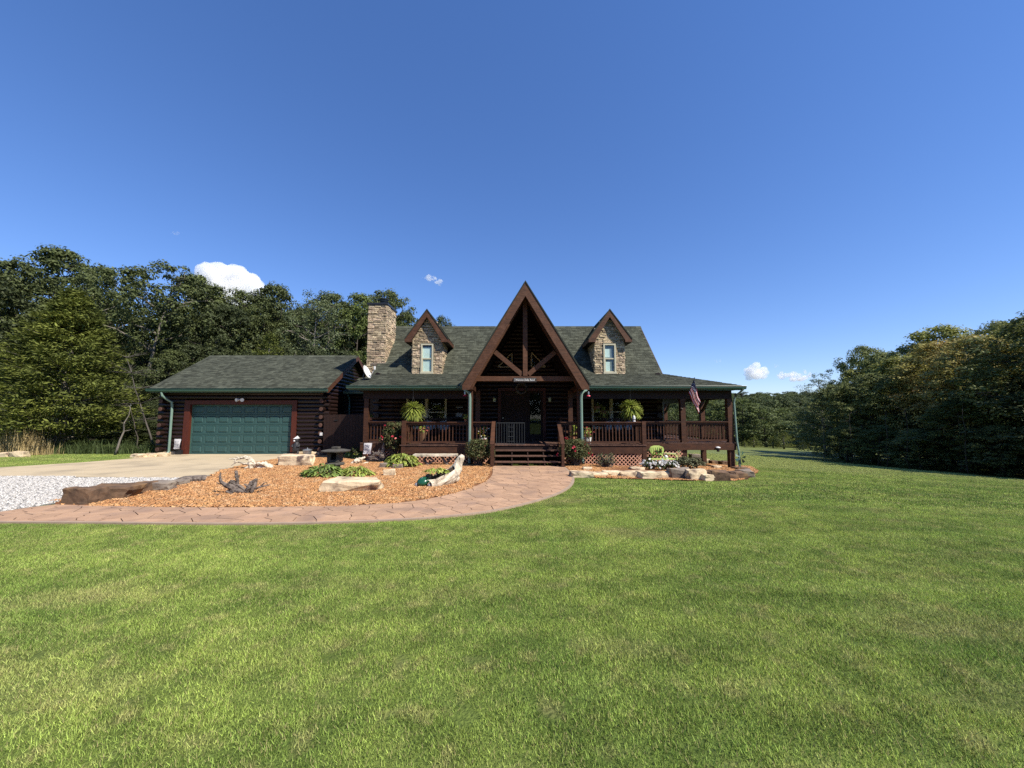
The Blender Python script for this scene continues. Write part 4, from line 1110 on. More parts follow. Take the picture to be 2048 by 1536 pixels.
# roof
pf = [(grx0, gye, gze), (grx1, gye, gze), (grx1, gyr, gzr), (grx0, gyr, gzr)]
s = slab(gar, "garage_roof", pf, .10, MT['roofbase']); shingles(s, pf, seed=31)
s = slab(gar, "rear_roof", [(grx0, 2*gyr-gye, gze), (grx1, 2*gyr-gye, gze), (grx1, gyr, gzr), (grx0, gyr, gzr)], .10, MT['roofbase'])
rc = MB(); x = grx0
while x < grx1 - .2: rc.prism([(x, gyr-.15, gzr-.075), (x, gyr, gzr+.035), (x, gyr+.15, gzr-.075), (x, gyr, gzr)], (.29, 0, 0)); x += .30
rc.build("ridge_cap", MT['shingle'], gar)
for X in (grx0-.0, grx1-.04):
    m_ = MB(); m_.prism([(X, gye, gze-.01), (X, gyr, gzr-.01), (X, gyr, gzr-.25), (X, gye+.12, gze-.20), (X, gye, gze-.20)], (.045, 0, 0)); m_.prism([(X, 2*gyr-gye, gze-.01), (X, gyr, gzr-.01), (X, gyr, gzr-.25), (X, 2*gyr-gye-.12, gze-.2)], (.045, 0, 0)); m_.build("rake_board", MT['wood'], gar)
block(gar, "eave_soffit", grx0+.05, grx1-.05, gye+.02, GY0-.1, gze-.19, gze-.165, MT['soffit'])
gutter(gar, grx0-.08, grx1+.02, gye+.01, gze-.16)
block(gar, "fascia", grx0, grx1, gye+.012, gye+.04, gze-.19, gze-.03, MT['green'])
spout(gar, [(-16.72, 18.33, 2.78), (-16.70, 18.36, 2.62), (-16.60, 18.56, 2.42), (-16.52, 18.70, 2.32), (-16.50, 18.72, 2.1), (-16.50, 18.72, -.05), (-16.52, 18.62, -.16)], .052)
f = MB()
for dx, yw in ((-.12, -.35), (.14, .25)):
    f.tube([(-13.20, 18.80, 2.42), (-13.2+dx*.6, 18.74, 2.44)], .02, 6); f.tube([(-13.2+dx*.6, 18.74, 2.44), (-13.2+dx*1.1, 18.60, 2.42)], [.05, .085], 10)
f.build("flood_lamp", MT['white'], gar)
# breezeway between garage and house
bz = thing("breezeway", "shadowed log breezeway set back between the garage and the house", "breezeway", (-7.8, 21, -.22))
z = 0.0
block(bz, "wall_core", -9.1, -6.4, 21.05, 21.15, -.3, 3.2, MT['dark'])
while z < 3.1: log_piece(bz, (-9.05, 21.0, z), (-6.45, 21.0, z), .108); z += .193
pf = [(-9.0, 20.45, 2.95), (-6.75, 20.45, 2.95), (-6.75, 22.6, 3.9), (-9.0, 22.6, 3.9)]
s = slab(bz, "breezeway_roof", pf, .08, MT['roofbase']); shingles(s, pf, seed=41)
gutter(bz, -8.95, -6.8, 20.45, 2.82); spout(bz, [(-8.75, 20.5, 2.8), (-8.75, 20.75, 2.5), (-8.75, 20.82, -.1)], .05, MT['green'])
#@@YARD
# ================================================================== plants: leaf clouds made with numpy
def leaf_quads(C, Nn, size, aspect=.5, rng=RNG, droop=None, along=None):
    "kite-shaped leaves at centres C facing Nn; 'along' = preferred long direction"
    n = len(C); Nn = Nn / (np.linalg.norm(Nn, axis=1, keepdims=True) + 1e-9)
    A = rng.normal(size=(n, 3)) if along is None else along + rng.normal(size=(n, 3)) * .25
    T_ = A - (A * Nn).sum(1, keepdims=True) * Nn; T_ /= (np.linalg.norm(T_, axis=1, keepdims=True) + 1e-9)
    B = np.cross(Nn, T_); s = (size if hasattr(size, '__len__') else np.full(n, size))[:, None]
    V_ = np.stack([C - T_*s*.5, C + B*s*aspect*.5 - T_*s*.05, C + T_*s*.5, C - B*s*aspect*.5 - T_*s*.05], 1).reshape(-1, 3)
    return V_, np.arange(4*n).reshape(-1, 4)
def cloud(centers, radii, per, rng, flat=.62, up=.75, size=.14, aspect=.55, shell=.30, under=.35):
    "leaves gathered in clumps: a shell of leaves over the top and sides of each clump, few below"
    M = len(centers); c = np.repeat(centers, per, axis=0); r = np.repeat(radii, per)
    d = rng.normal(size=(M*per, 3)); d /= np.linalg.norm(d, axis=1, keepdims=True)
    fl = (d[:, 2] < -.1) & (rng.random(M*per) > under); d[fl, 2] *= -1
    rad = r * rng.uniform(.05, 1, M*per) ** shell * (1 + .14*rng.normal(size=M*per))
    p = c + d * rad[:, None] * np.array([1, 1, flat])
    nrm = d * .9 + np.array([0, 0, up]) + rng.normal(size=d.shape) * .38
    s = size * rng.uniform(.6, 1.35, M*per)
    return p, nrm, s
def lerp(a, b, t): return a + (b - a) * t
def make_tree(seed, H=10.0, W=8.0, base=.22, nlimb=13, per=78, leaf=.18, clump=.56, lmat='leafA', bmat='bark', lean=.05, shape=1.0, nclump=270, fork=True):
    """returns (trunk mesh, crown mesh): limbs grow out of the trunk, twigs out of the limbs, leaf clumps sit on the twigs"""
    rng = np.random.default_rng(seed); rr = random.Random(seed); mb = MB()
    tr = []; n = 9; ang = rr.uniform(0, 6.28)
    for i in range(n):
        t = i/(n-1); tr.append(Vector((math.cos(ang)*lean*H*t*t + rr.uniform(-.07,.07)*H*.05, math.sin(ang)*lean*H*t*t + rr.uniform(-.07,.07)*H*.05, H*.86*t)))
    r0 = H*.019
    mb.tube(tr, [r0*1.5] + [lerp(r0, r0*.15, i/(n-1)) for i in range(1, n)], 8)
    centers = []; radii = []
    def env(z):      # crown radius at relative height
        t = (z/H - base)/(1-base)
        if t < 0: return .12
        return (math.sin(math.pi * min(1, (t*.92+.08)) ** shape) ** .62) * W/2
    for k in range(nlimb):
        t = lerp(base*.9, .9, (k + rr.random())/nlimb); i = t/.86*(n-1); i = min(i, n-1.01); a = tr[int(i)].lerp(tr[int(i)+1], i-int(i))
        az = k*2.4 + rr.uniform(-.5, .5); out_ = env(min(.94, t+.12)*H) * rr.uniform(.75, 1.0); rise = rr.uniform(.08, .22)*H*(1.15-t)
        p = [a]; 
        for s in range(1, 5):
            u = s/4; p.append(a + Vector((math.cos(az)*out_*u + rr.uniform(-.15,.15), math.sin(az)*out_*u + rr.uniform(-.15,.15), rise*u**.8 + rr.uniform(-.1,.1))))
        rl = r0 * lerp(.6, .22, t); mb.tube(p, [rl, rl*.8, rl*.6, rl*.4, rl*.2], 6, cap=False)
        for s in range(1, 5):
            for q in range(2 if s > 1 else 1):
                d = Vector((rr.uniform(-1,1), rr.uniform(-1,1), rr.uniform(-.2,.9))).normalized() * rr.uniform(.5, 1.3) * W/9
                e = p[s] + d; mb.tube([p[s], p[s].lerp(e, .5) + Vector((0,0,.05)), e], [rl*.35, rl*.22, rl*.1], 4, cap=False)
                centers.append(e); radii.append(clump*rr.uniform(.55, 1.1))
    while len(centers) < nclump:
        z = rr.uniform(base, 1.0)**.8*H; e = env(z); az = rr.uniform(0, 6.28); r_ = e * rr.uniform(.35, 1)**.5 * (1 + .18*math.sin(az*3+seed) + .12*math.sin(az*7+z))
        ax = math.cos(ang)*lean*H*(z/H)**2; ay = math.sin(ang)*lean*H*(z/H)**2
        centers.append(Vector((ax + math.cos(az)*r_, ay + math.sin(az)*r_, min(z, H*.985)))); radii.append(clump*rr.uniform(.6, 1.3))
    C = np.array([tuple(c) for c in centers]); Rd = np.array(radii)
    p, nrm, s = cloud(C, Rd, per, rng, size=leaf)
    Vv, Qq = leaf_quads(p, nrm, s, .6, rng)
    return mb.mesh("trunk", MT[bmat], True), npmesh("crown", Vv, Qq, MT[lmat])
def make_cedar(seed, H=8.5, W=6.2, lmat='cedar', per=190, nb=240):
    rng = np.random.default_rng(seed); rr = random.Random(seed); mb = MB()
    mb.tube([(0,0,-.1),(0,.03,H*.3),(.05,0,H*.6),(0,0,H*.95)], [.24,.19,.11,.02], 9)
    P_ = []; N_ = []; S_ = []; A_ = []
    for k in range(nb):
        t = (k + rr.random())/nb; z = lerp(.10, .985, t)*H; tt = z/H
        rad = W/2 * (min(1, (tt+.05)/.20)**.5) * (1 - (max(0, tt-.22)/.78)**1.55)**.9 * rr.uniform(.66, 1.07)
        az = k*2.39996 + rr.uniform(-.35, .35)
        d = Vector((math.cos(az), math.sin(az), 0)); dz = rr.uniform(.0, .22)*rad
        tip = Vector((0,0,z)) + d*rad + Vector((0,0,dz)); a = Vector((0,0,z - .12*rad))
        if k % 2 == 0: mb.tube([a, a.lerp(tip, .5)+Vector((0,0,-.04)), tip], [.03,.02,.006], 4, cap=False)
        m = per; u = rng.uniform(.25, 1.02, m)**.7
        base_ = np.array(a)[None] + (np.array(tip - a))[None]*u[:, None]
        wd = (.16 + .55*(1-u)*rad*.35 + .18) ; side = np.array((-d.y, d.x, 0.))
        off = side[None]*(rng.normal(0, 1, m)*wd*.62)[:, None] + np.array([0,0,1.])[None]*(rng.normal(0, .10, m) + .05)[:, None]
        P_.append(base_ + off)
        al = np.array(tuple(d))[None]*1.0 + off*1.2 + np.array([0,0,.45])[None]
        A_.append(al); N_.append(np.tile(np.array([0,0,1.]), (m,1)) + rng.normal(size=(m,3))*.55); S_.append(rng.uniform(.12, .28, m))
    Vv, Qq = leaf_quads(np.vstack(P_), np.vstack(N_), np.concatenate(S_), .30, rng, along=np.vstack(A_))
    return mb.mesh("trunk", MT['barkpale'], True), npmesh("crown", Vv, Qq, MT[lmat])

TREES = {
 'oak1': (make_tree(11, lmat='leafA', W=8.5), 10, 8.5), 'oak2': (make_tree(12, lmat='leafC', W=8), 10, 8), 'oak3': (make_tree(13, lmat='leafA', W=7.5, base=.15, shape=.85), 10, 7.5),
 'full': (make_tree(14, lmat='leafA', W=8, base=.03, nlimb=12, nclump=340, per=72, clump=.62, shape=.8), 10, 8), 'dark': (make_tree(15, lmat='leafC', W=8, base=.03, nlimb=12, nclump=340, per=72, clump=.62, shape=.8), 10, 8),
 'bright': (make_tree(16, lmat='leafB', W=7, base=.12, nclump=250), 10, 7), 'autumn': (make_tree(17, lmat='leafD', W=8, base=.18, nclump=270, nlimb=12, per=75, clump=.62, shape=.85), 10, 8),
 'pale': (make_tree(18, lmat='leafE', W=5.5, base=.25, nclump=120, per=55, clump=.5, bmat='barkpale', leaf=.13), 10, 5.5),
 'open': (make_tree(19, lmat='leafA', W=9, base=.5, nlimb=11, nclump=170, per=80, bmat='barkpale', lean=.12), 10, 9),
 'far': (make_tree(20, lmat='farleaf', W=9, base=.02, nlimb=9, nclump=130, per=34, clump=.9, leaf=.34, shape=.8), 10, 9),
 'farb': (make_tree(21, lmat='leafB', W=8.5, base=.02, nlimb=9, nclump=130, per=40, clump=.85, leaf=.30, shape=.8), 10, 8.5),
 'cedar': (make_cedar(30), 8.5, 6.2), 'cedar2': (make_cedar(31, per=70, nb=120), 8.5, 6.2),
}
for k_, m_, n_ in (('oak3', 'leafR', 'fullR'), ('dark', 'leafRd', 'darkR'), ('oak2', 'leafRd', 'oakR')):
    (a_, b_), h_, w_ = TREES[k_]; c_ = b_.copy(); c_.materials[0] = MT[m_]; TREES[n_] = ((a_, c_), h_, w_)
def tree(kind, x, y, h, w, label=None, group=None, name='tree', rot=None, cat='tree'):
    (tm, cm), H0, W0 = TREES[kind]; z = T(x, y)
    t = thing(name, label, cat, (x, y, z - .05), group)
    rot = random.uniform(0, 6.28) if rot is None else rot
    M = Matrix.Translation((x, y, z-.05)) @ Matrix.Rotation(rot, 4, 'Z') @ Matrix.Diagonal((w/W0, w/W0, h/H0, 1))
    inst("trunk", tm, t, M); inst("crown", cm, t, M); return t
def treepx(kind, px, ytop, Y, w, label, group=None, name='tree', rot=None):
    p = P(px, ytop, Y); return tree(kind, p.x, Y, p.z - T(p.x, Y), w, label, group, name, rot)
# --- woods on the left, front row (each one's top at its place on the skyline)
LG = "broadleaf trees along the left edge of the woods"
treepx('cedar', 150, 580, 20.2, 6.7, "broad olive green cedar standing on the lawn edge left of the garage", name='cedar_tree', rot=.4)
treepx('oak2', -70, 540, 27, 8, "dark oak cut by the left edge of the picture", LG)
treepx('oak1', 45, 522, 30, 8.5, "dark broad oak behind the left flank of the cedar", LG)
treepx('oak3', 125, 505, 33, 9.5, "tallest dark oak rising directly behind the cedar's tip", LG)
treepx('oak1', 215, 540, 32, 7.5, "oak whose crown fills the gap right of the cedar's tip", LG, rot=2.)
treepx('open', 305, 526, 29.5, 9.5, "open-branched oak with a pale leaning trunk above the garage roof's left slope", LG, name='oak_tree', rot=2.6)
treepx('oak3', 395, 556, 33, 7.5, "rounded oak just left of the big white cloud", LG, rot=4.)
treepx('oak2', 452, 612, 32, 6.5, "lower dark crown in the dip right below the white cloud", LG)
treepx('oak1', 500, 588, 34, 7, "mid height oak over the middle of the garage ridge", LG, rot=1)
treepx('oak3', 552, 570, 35, 7, "pointed dark crown just left of the pale airy trees", LG, rot=.7)
treepx('cedar2', 541, 665, 27, 5, "small olive cedar showing its tip right above the garage ridge", name='cedar_tree')
treepx('pale', 628, 576, 31, 5.5, "pale airy tree with reddish tip leaves behind the garage ridge", "pale airy trees behind the garage", rot=.3)
treepx('pale', 668, 585, 33, 5.5, "pale airy tree nearest to the stone chimney", "pale airy trees behind the garage", rot=1.9)
treepx('bright', 712, 590, 34, 5.5, "leafy tree whose crown meets the chimney's left side", LG)
treepx('oak1', 765, 583, 38, 7.5, "dark oak rising behind the chimney's flue cap", LG, rot=3)
treepx('oak3', 812, 622, 38, 4.5, "narrow crown between the chimney and the left dormer", LG)
treepx('oak2', 884, 634, 42, 5, "small treetop just showing over the roof ridge right of the left dormer", LG)
# red tip leaves on one tree
rr_ = random.Random(5)
# --- trees filling the wood behind them
k = 0
for row, (Y, top) in enumerate(((38, 600), (44, 615), (52, 640))):
    for px in range(-330 + row*30, 830, 92):
        yt = top + rr_.uniform(-12, 25) + (45 if 230 < px < 330 else 0)
        if px > 740: yt += 35
        treepx(('full', 'dark', 'oak3')[k % 3], px + rr_.uniform(-15, 15), yt, Y + rr_.uniform(-1.5, 1.5), 8.5, "dark tree deep in the left woods behind the front row", "trees deep in the left woods", rot=rr_.uniform(0, 6)); k += 1
# young growth on the edge of the wood
UG = "bushes along the foot of the left woods"
ul = ["bushy sapling at the far left behind the straw grass", "dark bush between the straw grass and the cedar trunk", "leafy bush right of the cedar trunk", "bright leaved bush under the leaning sapling",
      "dark bush beside the garage's left wall", "tall dark thicket above the far left straw grass", "dark thicket behind the leaning bare sapling", "thicket just above the garage roof's lower left end", "dark bush at the garage's left rear corner"]
for i, (px, yt, Y, w, kd) in enumerate(((-10, 800, 23, 3.0, 'cedar2'), (95, 840, 23.5, 3.4, 'dark'), (205, 842, 22.4, 2.2, 'bright'), (262, 862, 22.8, 1.8, 'bright'), (318, 800, 24.5, 3.0, 'dark'), (15, 730, 27, 6.5, 'dark'), (250, 735, 27.5, 5.5, 'dark'), (335, 700, 27.5, 4.5, 'full'), (300, 840, 23.4, 2.4, 'dark'))):
    treepx(kd, px, yt, Y, w, ul[i], UG, name='bush')['category'] = 'bush'
for i, px in enumerate(range(380, 720, 60)):
    treepx('dark', px, 690 + (i % 3)*6, 29 + i % 2, 4.5, "dark undergrowth just showing over the garage ridge", "undergrowth behind the garage", name='bush')['category'] = 'bush'
# leaning bare sapling and the dead branchy tree by the cedar
def branchy(name, label, base, tip, r, n, seed, mat, cat='tree', spread=.5, parts=True):
    rr = random.Random(seed); b = Vector(base); t_ = Vector(tip); t = thing(name, label, cat, b)
    mb = MB(); pts = [b.lerp(t_, i/6) + Vector((rr.uniform(-.05,.05), rr.uniform(-.05,.05), 0)) for i in range(7)]
    mb.tube(pts, [r*(1-.8*i/6) for i in range(7)], 6)
    mb.build("trunk", MT[mat], t, True); br = MB()
    for k in range(n):
        i = rr.randrange(1 if n < 10 else 2, 7); p = pts[i]; L_ = (t_-b).length*spread*rr.uniform(.3, 1)*.5; az = rr.uniform(0, 6.28)
        d = Vector((math.cos(az), math.sin(az), rr.uniform(-.15, .6))).normalized(); q = p + d*L_*.5 + Vector((0,0,rr.uniform(-.05,.08))); e = p + d*L_
        br.tube([p, q, e], [r*.3, r*.18, r*.05], 4)
        for j in range(3):
            d2 = (d + Vector((rr.uniform(-.8,.8), rr.uniform(-.8,.8), rr.uniform(-.4,.6)))).normalized(); s = p.lerp(e, rr.uniform(.4,.95)); br.tube([s, s + d2*L_*.4], [r*.12, r*.03], 3)
    br.build("branches", MT[mat], t); return t
g0 = G(230, 911); branchy('sapling', "thin bare sapling leaning right beside the cedar", (g0.x, g0.y, g0.z), P(262, 815, g0.y + .3), .055, 4, 1, 'barkpale')
g0 = G(256, 910); branchy('sapling', "straight thin dark sapling right of the leaning one", (g0.x, g0.y+.6, g0.z), P(261, 812, g0.y + .6), .035, 3, 2, 'bark')
g0 = G(240, 908); branchy('dead_tree', "dead grey twiggy tree at the cedar's right flank", (g0.x-.3, g0.y+2.2, g0.z), P(252, 715, g0.y + 2.0), .05, 40, 3, 'twig', spread=.55)

# --- woods on the right
RG = "trees along the edge of the right woods"
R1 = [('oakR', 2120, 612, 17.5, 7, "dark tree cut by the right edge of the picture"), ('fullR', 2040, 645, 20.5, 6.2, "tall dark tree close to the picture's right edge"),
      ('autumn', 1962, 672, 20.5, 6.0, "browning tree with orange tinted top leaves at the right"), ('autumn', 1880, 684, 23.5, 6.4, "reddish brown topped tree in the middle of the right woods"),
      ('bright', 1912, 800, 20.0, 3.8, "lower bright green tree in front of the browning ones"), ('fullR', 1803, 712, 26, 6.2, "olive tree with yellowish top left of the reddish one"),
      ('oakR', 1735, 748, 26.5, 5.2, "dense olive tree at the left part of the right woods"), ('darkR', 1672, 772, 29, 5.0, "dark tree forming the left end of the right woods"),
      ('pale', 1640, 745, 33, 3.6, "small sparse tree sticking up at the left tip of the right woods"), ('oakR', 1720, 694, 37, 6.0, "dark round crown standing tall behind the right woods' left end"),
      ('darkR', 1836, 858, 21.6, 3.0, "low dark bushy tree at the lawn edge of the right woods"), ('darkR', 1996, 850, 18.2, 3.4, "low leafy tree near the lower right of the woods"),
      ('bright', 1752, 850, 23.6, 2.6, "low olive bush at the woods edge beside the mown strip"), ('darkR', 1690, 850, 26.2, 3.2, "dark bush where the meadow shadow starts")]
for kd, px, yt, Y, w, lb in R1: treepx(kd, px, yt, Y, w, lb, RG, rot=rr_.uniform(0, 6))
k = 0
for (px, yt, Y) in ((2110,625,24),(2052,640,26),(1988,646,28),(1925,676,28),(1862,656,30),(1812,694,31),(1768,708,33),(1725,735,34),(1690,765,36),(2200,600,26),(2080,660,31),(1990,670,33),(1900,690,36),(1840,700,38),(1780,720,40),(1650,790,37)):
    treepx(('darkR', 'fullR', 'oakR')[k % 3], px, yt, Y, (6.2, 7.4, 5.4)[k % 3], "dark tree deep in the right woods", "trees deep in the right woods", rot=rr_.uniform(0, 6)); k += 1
for Y, X in ((15,25),(18,26.5),(21,27),(24,28.5),(27,30),(30,31),(16,32),(22,34),(28,36)):
    tree('dark', X, Y, 5.0, 8.0, "shaded undergrowth tree inside the right woods", "undergrowth inside the right woods")
# thin trunks at the edge
for i, (px, Y) in enumerate(((1929, 18.6), (1772, 22.5), (1812, 21.5), (1700, 25.0))):
    a = P(px, 880, Y); zt = T(a.x, Y)
    branchy('sapling', ("pale thin trunk in the shade near the right end of the woods", "thin trunk at the dark left end of the woods edge", "slim trunk at the middle of the right woods edge", "slim trunk beside the meadow shadow")[i], (a.x, Y, zt), (a.x+.2, Y+.1, zt+3.2), .035, 6, 20+i, 'bark', spread=.5)
# --- trees across the meadow
FG = "trees on the far side of the meadow"
fl = [(1285,806,70,10),(1318,800,74,10),(1345,803,66,9),(1375,798,78,11),(1405,800,68,10),(1432,806,74,9),(1455,803,66,9),(1482,800,64,9),(1500,806,72,10),(1528,812,62,9),(1556,818,70,8),(1590,826,66,7.5),(1618,822,72,8),(1640,818,62,8),(1665,815,70,9)]
desc = ["seen between the porch's left posts", "seen just left of the house corner porch post", "behind the porch, left of the flag pole", "behind the flag on the porch", "behind the middle of the side porch", "behind the porch's right bay", "just inside the porch's corner post", "just right of the porch's corner downspout", "rounded, second from the corner downspout", "bright, before the hill left of the meadow's middle", "in the middle of the open meadow view", "round bright one near the right woods", "dark one tucked beside the right woods", "half hidden by the tip of the right woods", "mostly hidden by the right woods"]
for i, (px, yt, Y, w) in enumerate(fl):
    treepx(('farb' if i % 3 == 1 else 'far'), px, yt, Y, w, "far leafy tree " + desc[i], FG, rot=rr_.uniform(0, 6))
for i, (px, yt, Y, w) in enumerate(((1489,880,54,1.2),(1507,874,56,3),(1545,872,55,2.4),(1566,860,54,3.4),(1605,880,53,2))):
    treepx('cedar2', px, yt, Y, w, "young green pine by the meadow's far edge, " + ("smallest, beside the downspout", "bushy, second from the downspout", "slim, left of the tallest one", "tallest and widest of the group", "nearest the right woods")[i], "young pines at the far meadow edge", name='pine_tree')
# hill woods: one mass of crowns
fc = TREES['far'][0][1]; V0 = np.empty(len(fc.vertices)*3, np.float32); fc.vertices.foreach_get('co', V0); V0 = V0.reshape(-1, 3)
hx, hy = [], []
rh_ = random.Random(9)
for _ in range(5200):
    a = R(rh_.uniform(8, 62)); d = rh_.uniform(92, 330)**1.0; x = math.sin(a)*d; y_ = math.cos(a)*d
    if x < 32: continue
    hx.append(x); hy.append(y_)
hx = np.array(hx[:1500]); hy = np.array(hy[:1500])
scatter("hill_woods", V0, np.arange(len(V0)).reshape(-1, 4), np.stack([hx, hy, Tv(hx, hy)-.5], 1), MT['farleaf'], sc=RNG.uniform(.65, 1.05, len(hx)))
# woods behind the viewer, seen only as what the windows mirror
bx_ = np.concatenate([np.arange(-90, 90, 5.5), np.arange(-88, 92, 5.5)]); by_ = np.concatenate([np.full(len(np.arange(-90, 90, 5.5)), -48.), np.full(len(np.arange(-88, 92, 5.5)), -56.)]) + RNG.uniform(-3, 3, len(bx_))
scatter("rear_woods", V0, np.arange(len(V0)).reshape(-1, 4), np.stack([bx_, by_, Tv(bx_, by_)], 1), MT['farleaf'], sc=RNG.uniform(1.2, 1.7, len(bx_)))

# --- wild grass at the foot of the left woods
def tuft(n, h, w, spread, seed, lean=.45):
    rng = np.random.default_rng(seed); b = np.stack([rng.normal(0, spread, n), rng.normal(0, spread*.6, n), np.zeros(n)], 1); hh = h*rng.uniform(.45, 1.1, n); a = rng.uniform(0, 6.28, n)
    l = rng.uniform(0, lean, n)*hh; d = np.stack([np.cos(a)*l, np.sin(a)*l, hh], 1); sd = np.stack([-np.sin(a), np.cos(a), 0*a], 1)*(w/2)
    m = b + d*np.array([.35,.35,.6]); tp = b + d
    V_ = np.stack([b-sd, b+sd, m+sd*.8, m-sd*.8, m-sd*.8, m+sd*.8, tp+sd*.15, tp-sd*.15], 1).reshape(-1, 3); return V_, np.arange(8*n).reshape(-1, 4)
def merge(parts):
    V_ = []; F_ = []; o = 0
    for v, f in parts: V_.append(v); F_.append(f + o); o += len(v)
    return np.vstack(V_), np.vstack(F_)
parts = []
for i, (px, py) in enumerate(((25,908),(48,908),(66,909),(85,908),(98,909),(8,908),(72,906),(40,905))):
    g0 = G(px, py); v, f = tuft(190, (.9, 1.0, 1.35, 1.2, .8, .7, 1.9, 1.3)[i], .02, .30, 60+i); parts.append((v + np.array([g0.x, g0.y-.45, g0.z]), f))
v, f = merge(parts); tag(inst("straw_grass", npmesh("straw_grass", v, f, MT['straw'])), kind='stuff')
parts = []
for i, px in enumerate(range(105, 345, 12)):
    g0 = G(px, 909); v, f = tuft(120, .45 if i % 3 else .7, .022, .28, 80+i, .8); parts.append((v + np.array([g0.x, g0.y+.25+.3*(i % 2), g0.z]), f))
for i, px in enumerate(range(-250, 10, 20)):
    g0 = G(px, 909); v, f = tuft(120, .6, .022, .35, 120+i, .8); parts.append((v + np.array([g0.x, g0.y+.4, g0.z]), f))
v, f = merge(parts); tag(inst("wild_grass", npmesh("wild_grass", v, f, MT['weed'])), kind='stuff')

# ================================================================== the yard: stones
def rockpx(px0, px1, py_top, py_base, kind, i, label, name='rock', cat='rock', group=None, dy=None, rot=0.0, sink=.25, tilt=0.0, Y=None):
    g0 = G((px0+px1)/2, py_base); s = g0.y/775.0; w = (px1-px0)*s; h = max(.05, (py_base-py_top)*s); d = dy or w*.6
    if dy is None: h = h*.75
    h = h*(1+sink)
    o = rk_inst(name, kind, i, (g0.x, g0.y + d/2, g0.z + h/2 - h*sink*.8), (w*1.05, d, h*1.12), rot, tilt=tilt); return tag(o, label, cat, group)
rockpx(632, 748, 962, 986, 'rock', 0, "large pale flat boulder lying in the mulch in front of the stone lantern", dy=.75, rot=.08)
rockpx(540, 625, 911, 933, 'rock', 1, "long speckled flat rock lying along the driveway edge of the mulch", dy=.6, rot=-.12)
rockpx(755, 784, 927, 937, 'rockgrey', 2, "squared tan block beside the yellow green hosta", dy=.25)
rockpx(783, 806, 929, 938, 'rockgrey', 3, "small grey stone half under the yellow green hosta", dy=.2)
rockpx(765, 789, 940, 953, 'rock', 4, "small tan lump of stone alone in the mulch before the hosta", dy=.18)
rockpx(111, 168, 980, 1012, 'rockdark', 0, "big brown boulder ending the row beside the white gravel", dy=.55, rot=.05)
rockpx(162, 244, 976, 1001, 'rockdark', 2, "long dark brown rock next to the big brown boulder", dy=.6, rot=.12)
rockpx(240, 282, 968, 988, 'rockdark', 3, "short brown stone in the middle of the gravel edging row", dy=.5)
rockpx(275, 332, 966, 984, 'rockgrey', 4, "flat tan stone in the gravel edging row", dy=.5)
rockpx(328, 356, 963, 973, 'rockgrey', 5, "small tan stone touching the grey edging log", dy=.4)
rockpx(12, 44, 903, 915, 'rock', 2, "pale orange rock in front of the straw grass", dy=.35)
rockpx(-14, 12, 906, 915, 'rock', 5, "whitish stone cut by the picture's left edge", dy=.35)
for i, (a, b, c, d) in enumerate(((258,284,908,916),(282,308,907,915),(305,332,906,914))):
    rockpx(a, b, c, d, 'rock', i, "low pale rock by the garage's left corner, " + ("farthest from the wall", "middle of the three", "nearest the wall")[i], group="pale rocks by the garage corner", dy=.3)
BR = [(1143,1188,942,957,'rock'),(1180,1216,944,955,'rock'),(1212,1250,941,955,'rock'),(1246,1284,942,957,'rock'),(1282,1324,942,960,'rock'),(1320,1350,943,959,'rock'),(1346,1388,934,960,'rockgrey'),(1382,1416,936,962,'rock'),(1408,1438,943,963,'rock'),(1424,1462,938,963,'rockdark'),(1456,1478,944,961,'rockdark'),(1470,1496,940,960,'rockdark'),(1486,1512,936,956,'rockgrey'),(1478,1500,930,942,'rockdark')]
bl = ["pale rock nearest the walk at the start of the flower bed border", "low cream rock second from the walk", "cream rock in the border below the bare twiggy bush", "whitish rock in the border below the lattice's right end", "broad tan rock in the border below the white flowers", "small pale rock in the border below the green bench", "dark mottled lump in the border beside the spreading shrub", "yellowish tall rock in the border right of the mottled one", "low cream slab in the border before the mulch", "wide dark brown rock in the border near the corner post", "small dark rock right of the wide dark one", "dark slab leaning out at the bed's corner", "tan slab at the very right end of the border", "dark rock behind the right end of the border beside the spinner"]
for i, (a, b, c, d, kd) in enumerate(BR): rockpx(a-3, b+3, c+(6 if i > 5 else 3), d, kd, i*3+1, bl[i], group="rocks bordering the right flower bed", dy=.45, rot=(i % 3-1)*.1)
for i, (a, b, c, d) in enumerate(((1166,1184,935,943),(1262,1292,935,944),(1382,1404,908,924),(1404,1420,918,926),(1424,1440,922,930),(1444,1462,923,932),(1428,1444,932,939))):
    rockpx(a, b, c, d, ('rock','rock','rockgrey','rock','rockdark','rockdark','rock')[i], i*2, ("small whitish stone under the rose bush", "flat cream slab against the lattice", "long tilted tan stone behind the spreading shrub", "small pale stone behind the middle porch post", "dark round stone under the side porch", "dark flat stone behind the corner post", "white chip-like stone on the mulch before the corner post")[i], dy=.35, sink=.3)
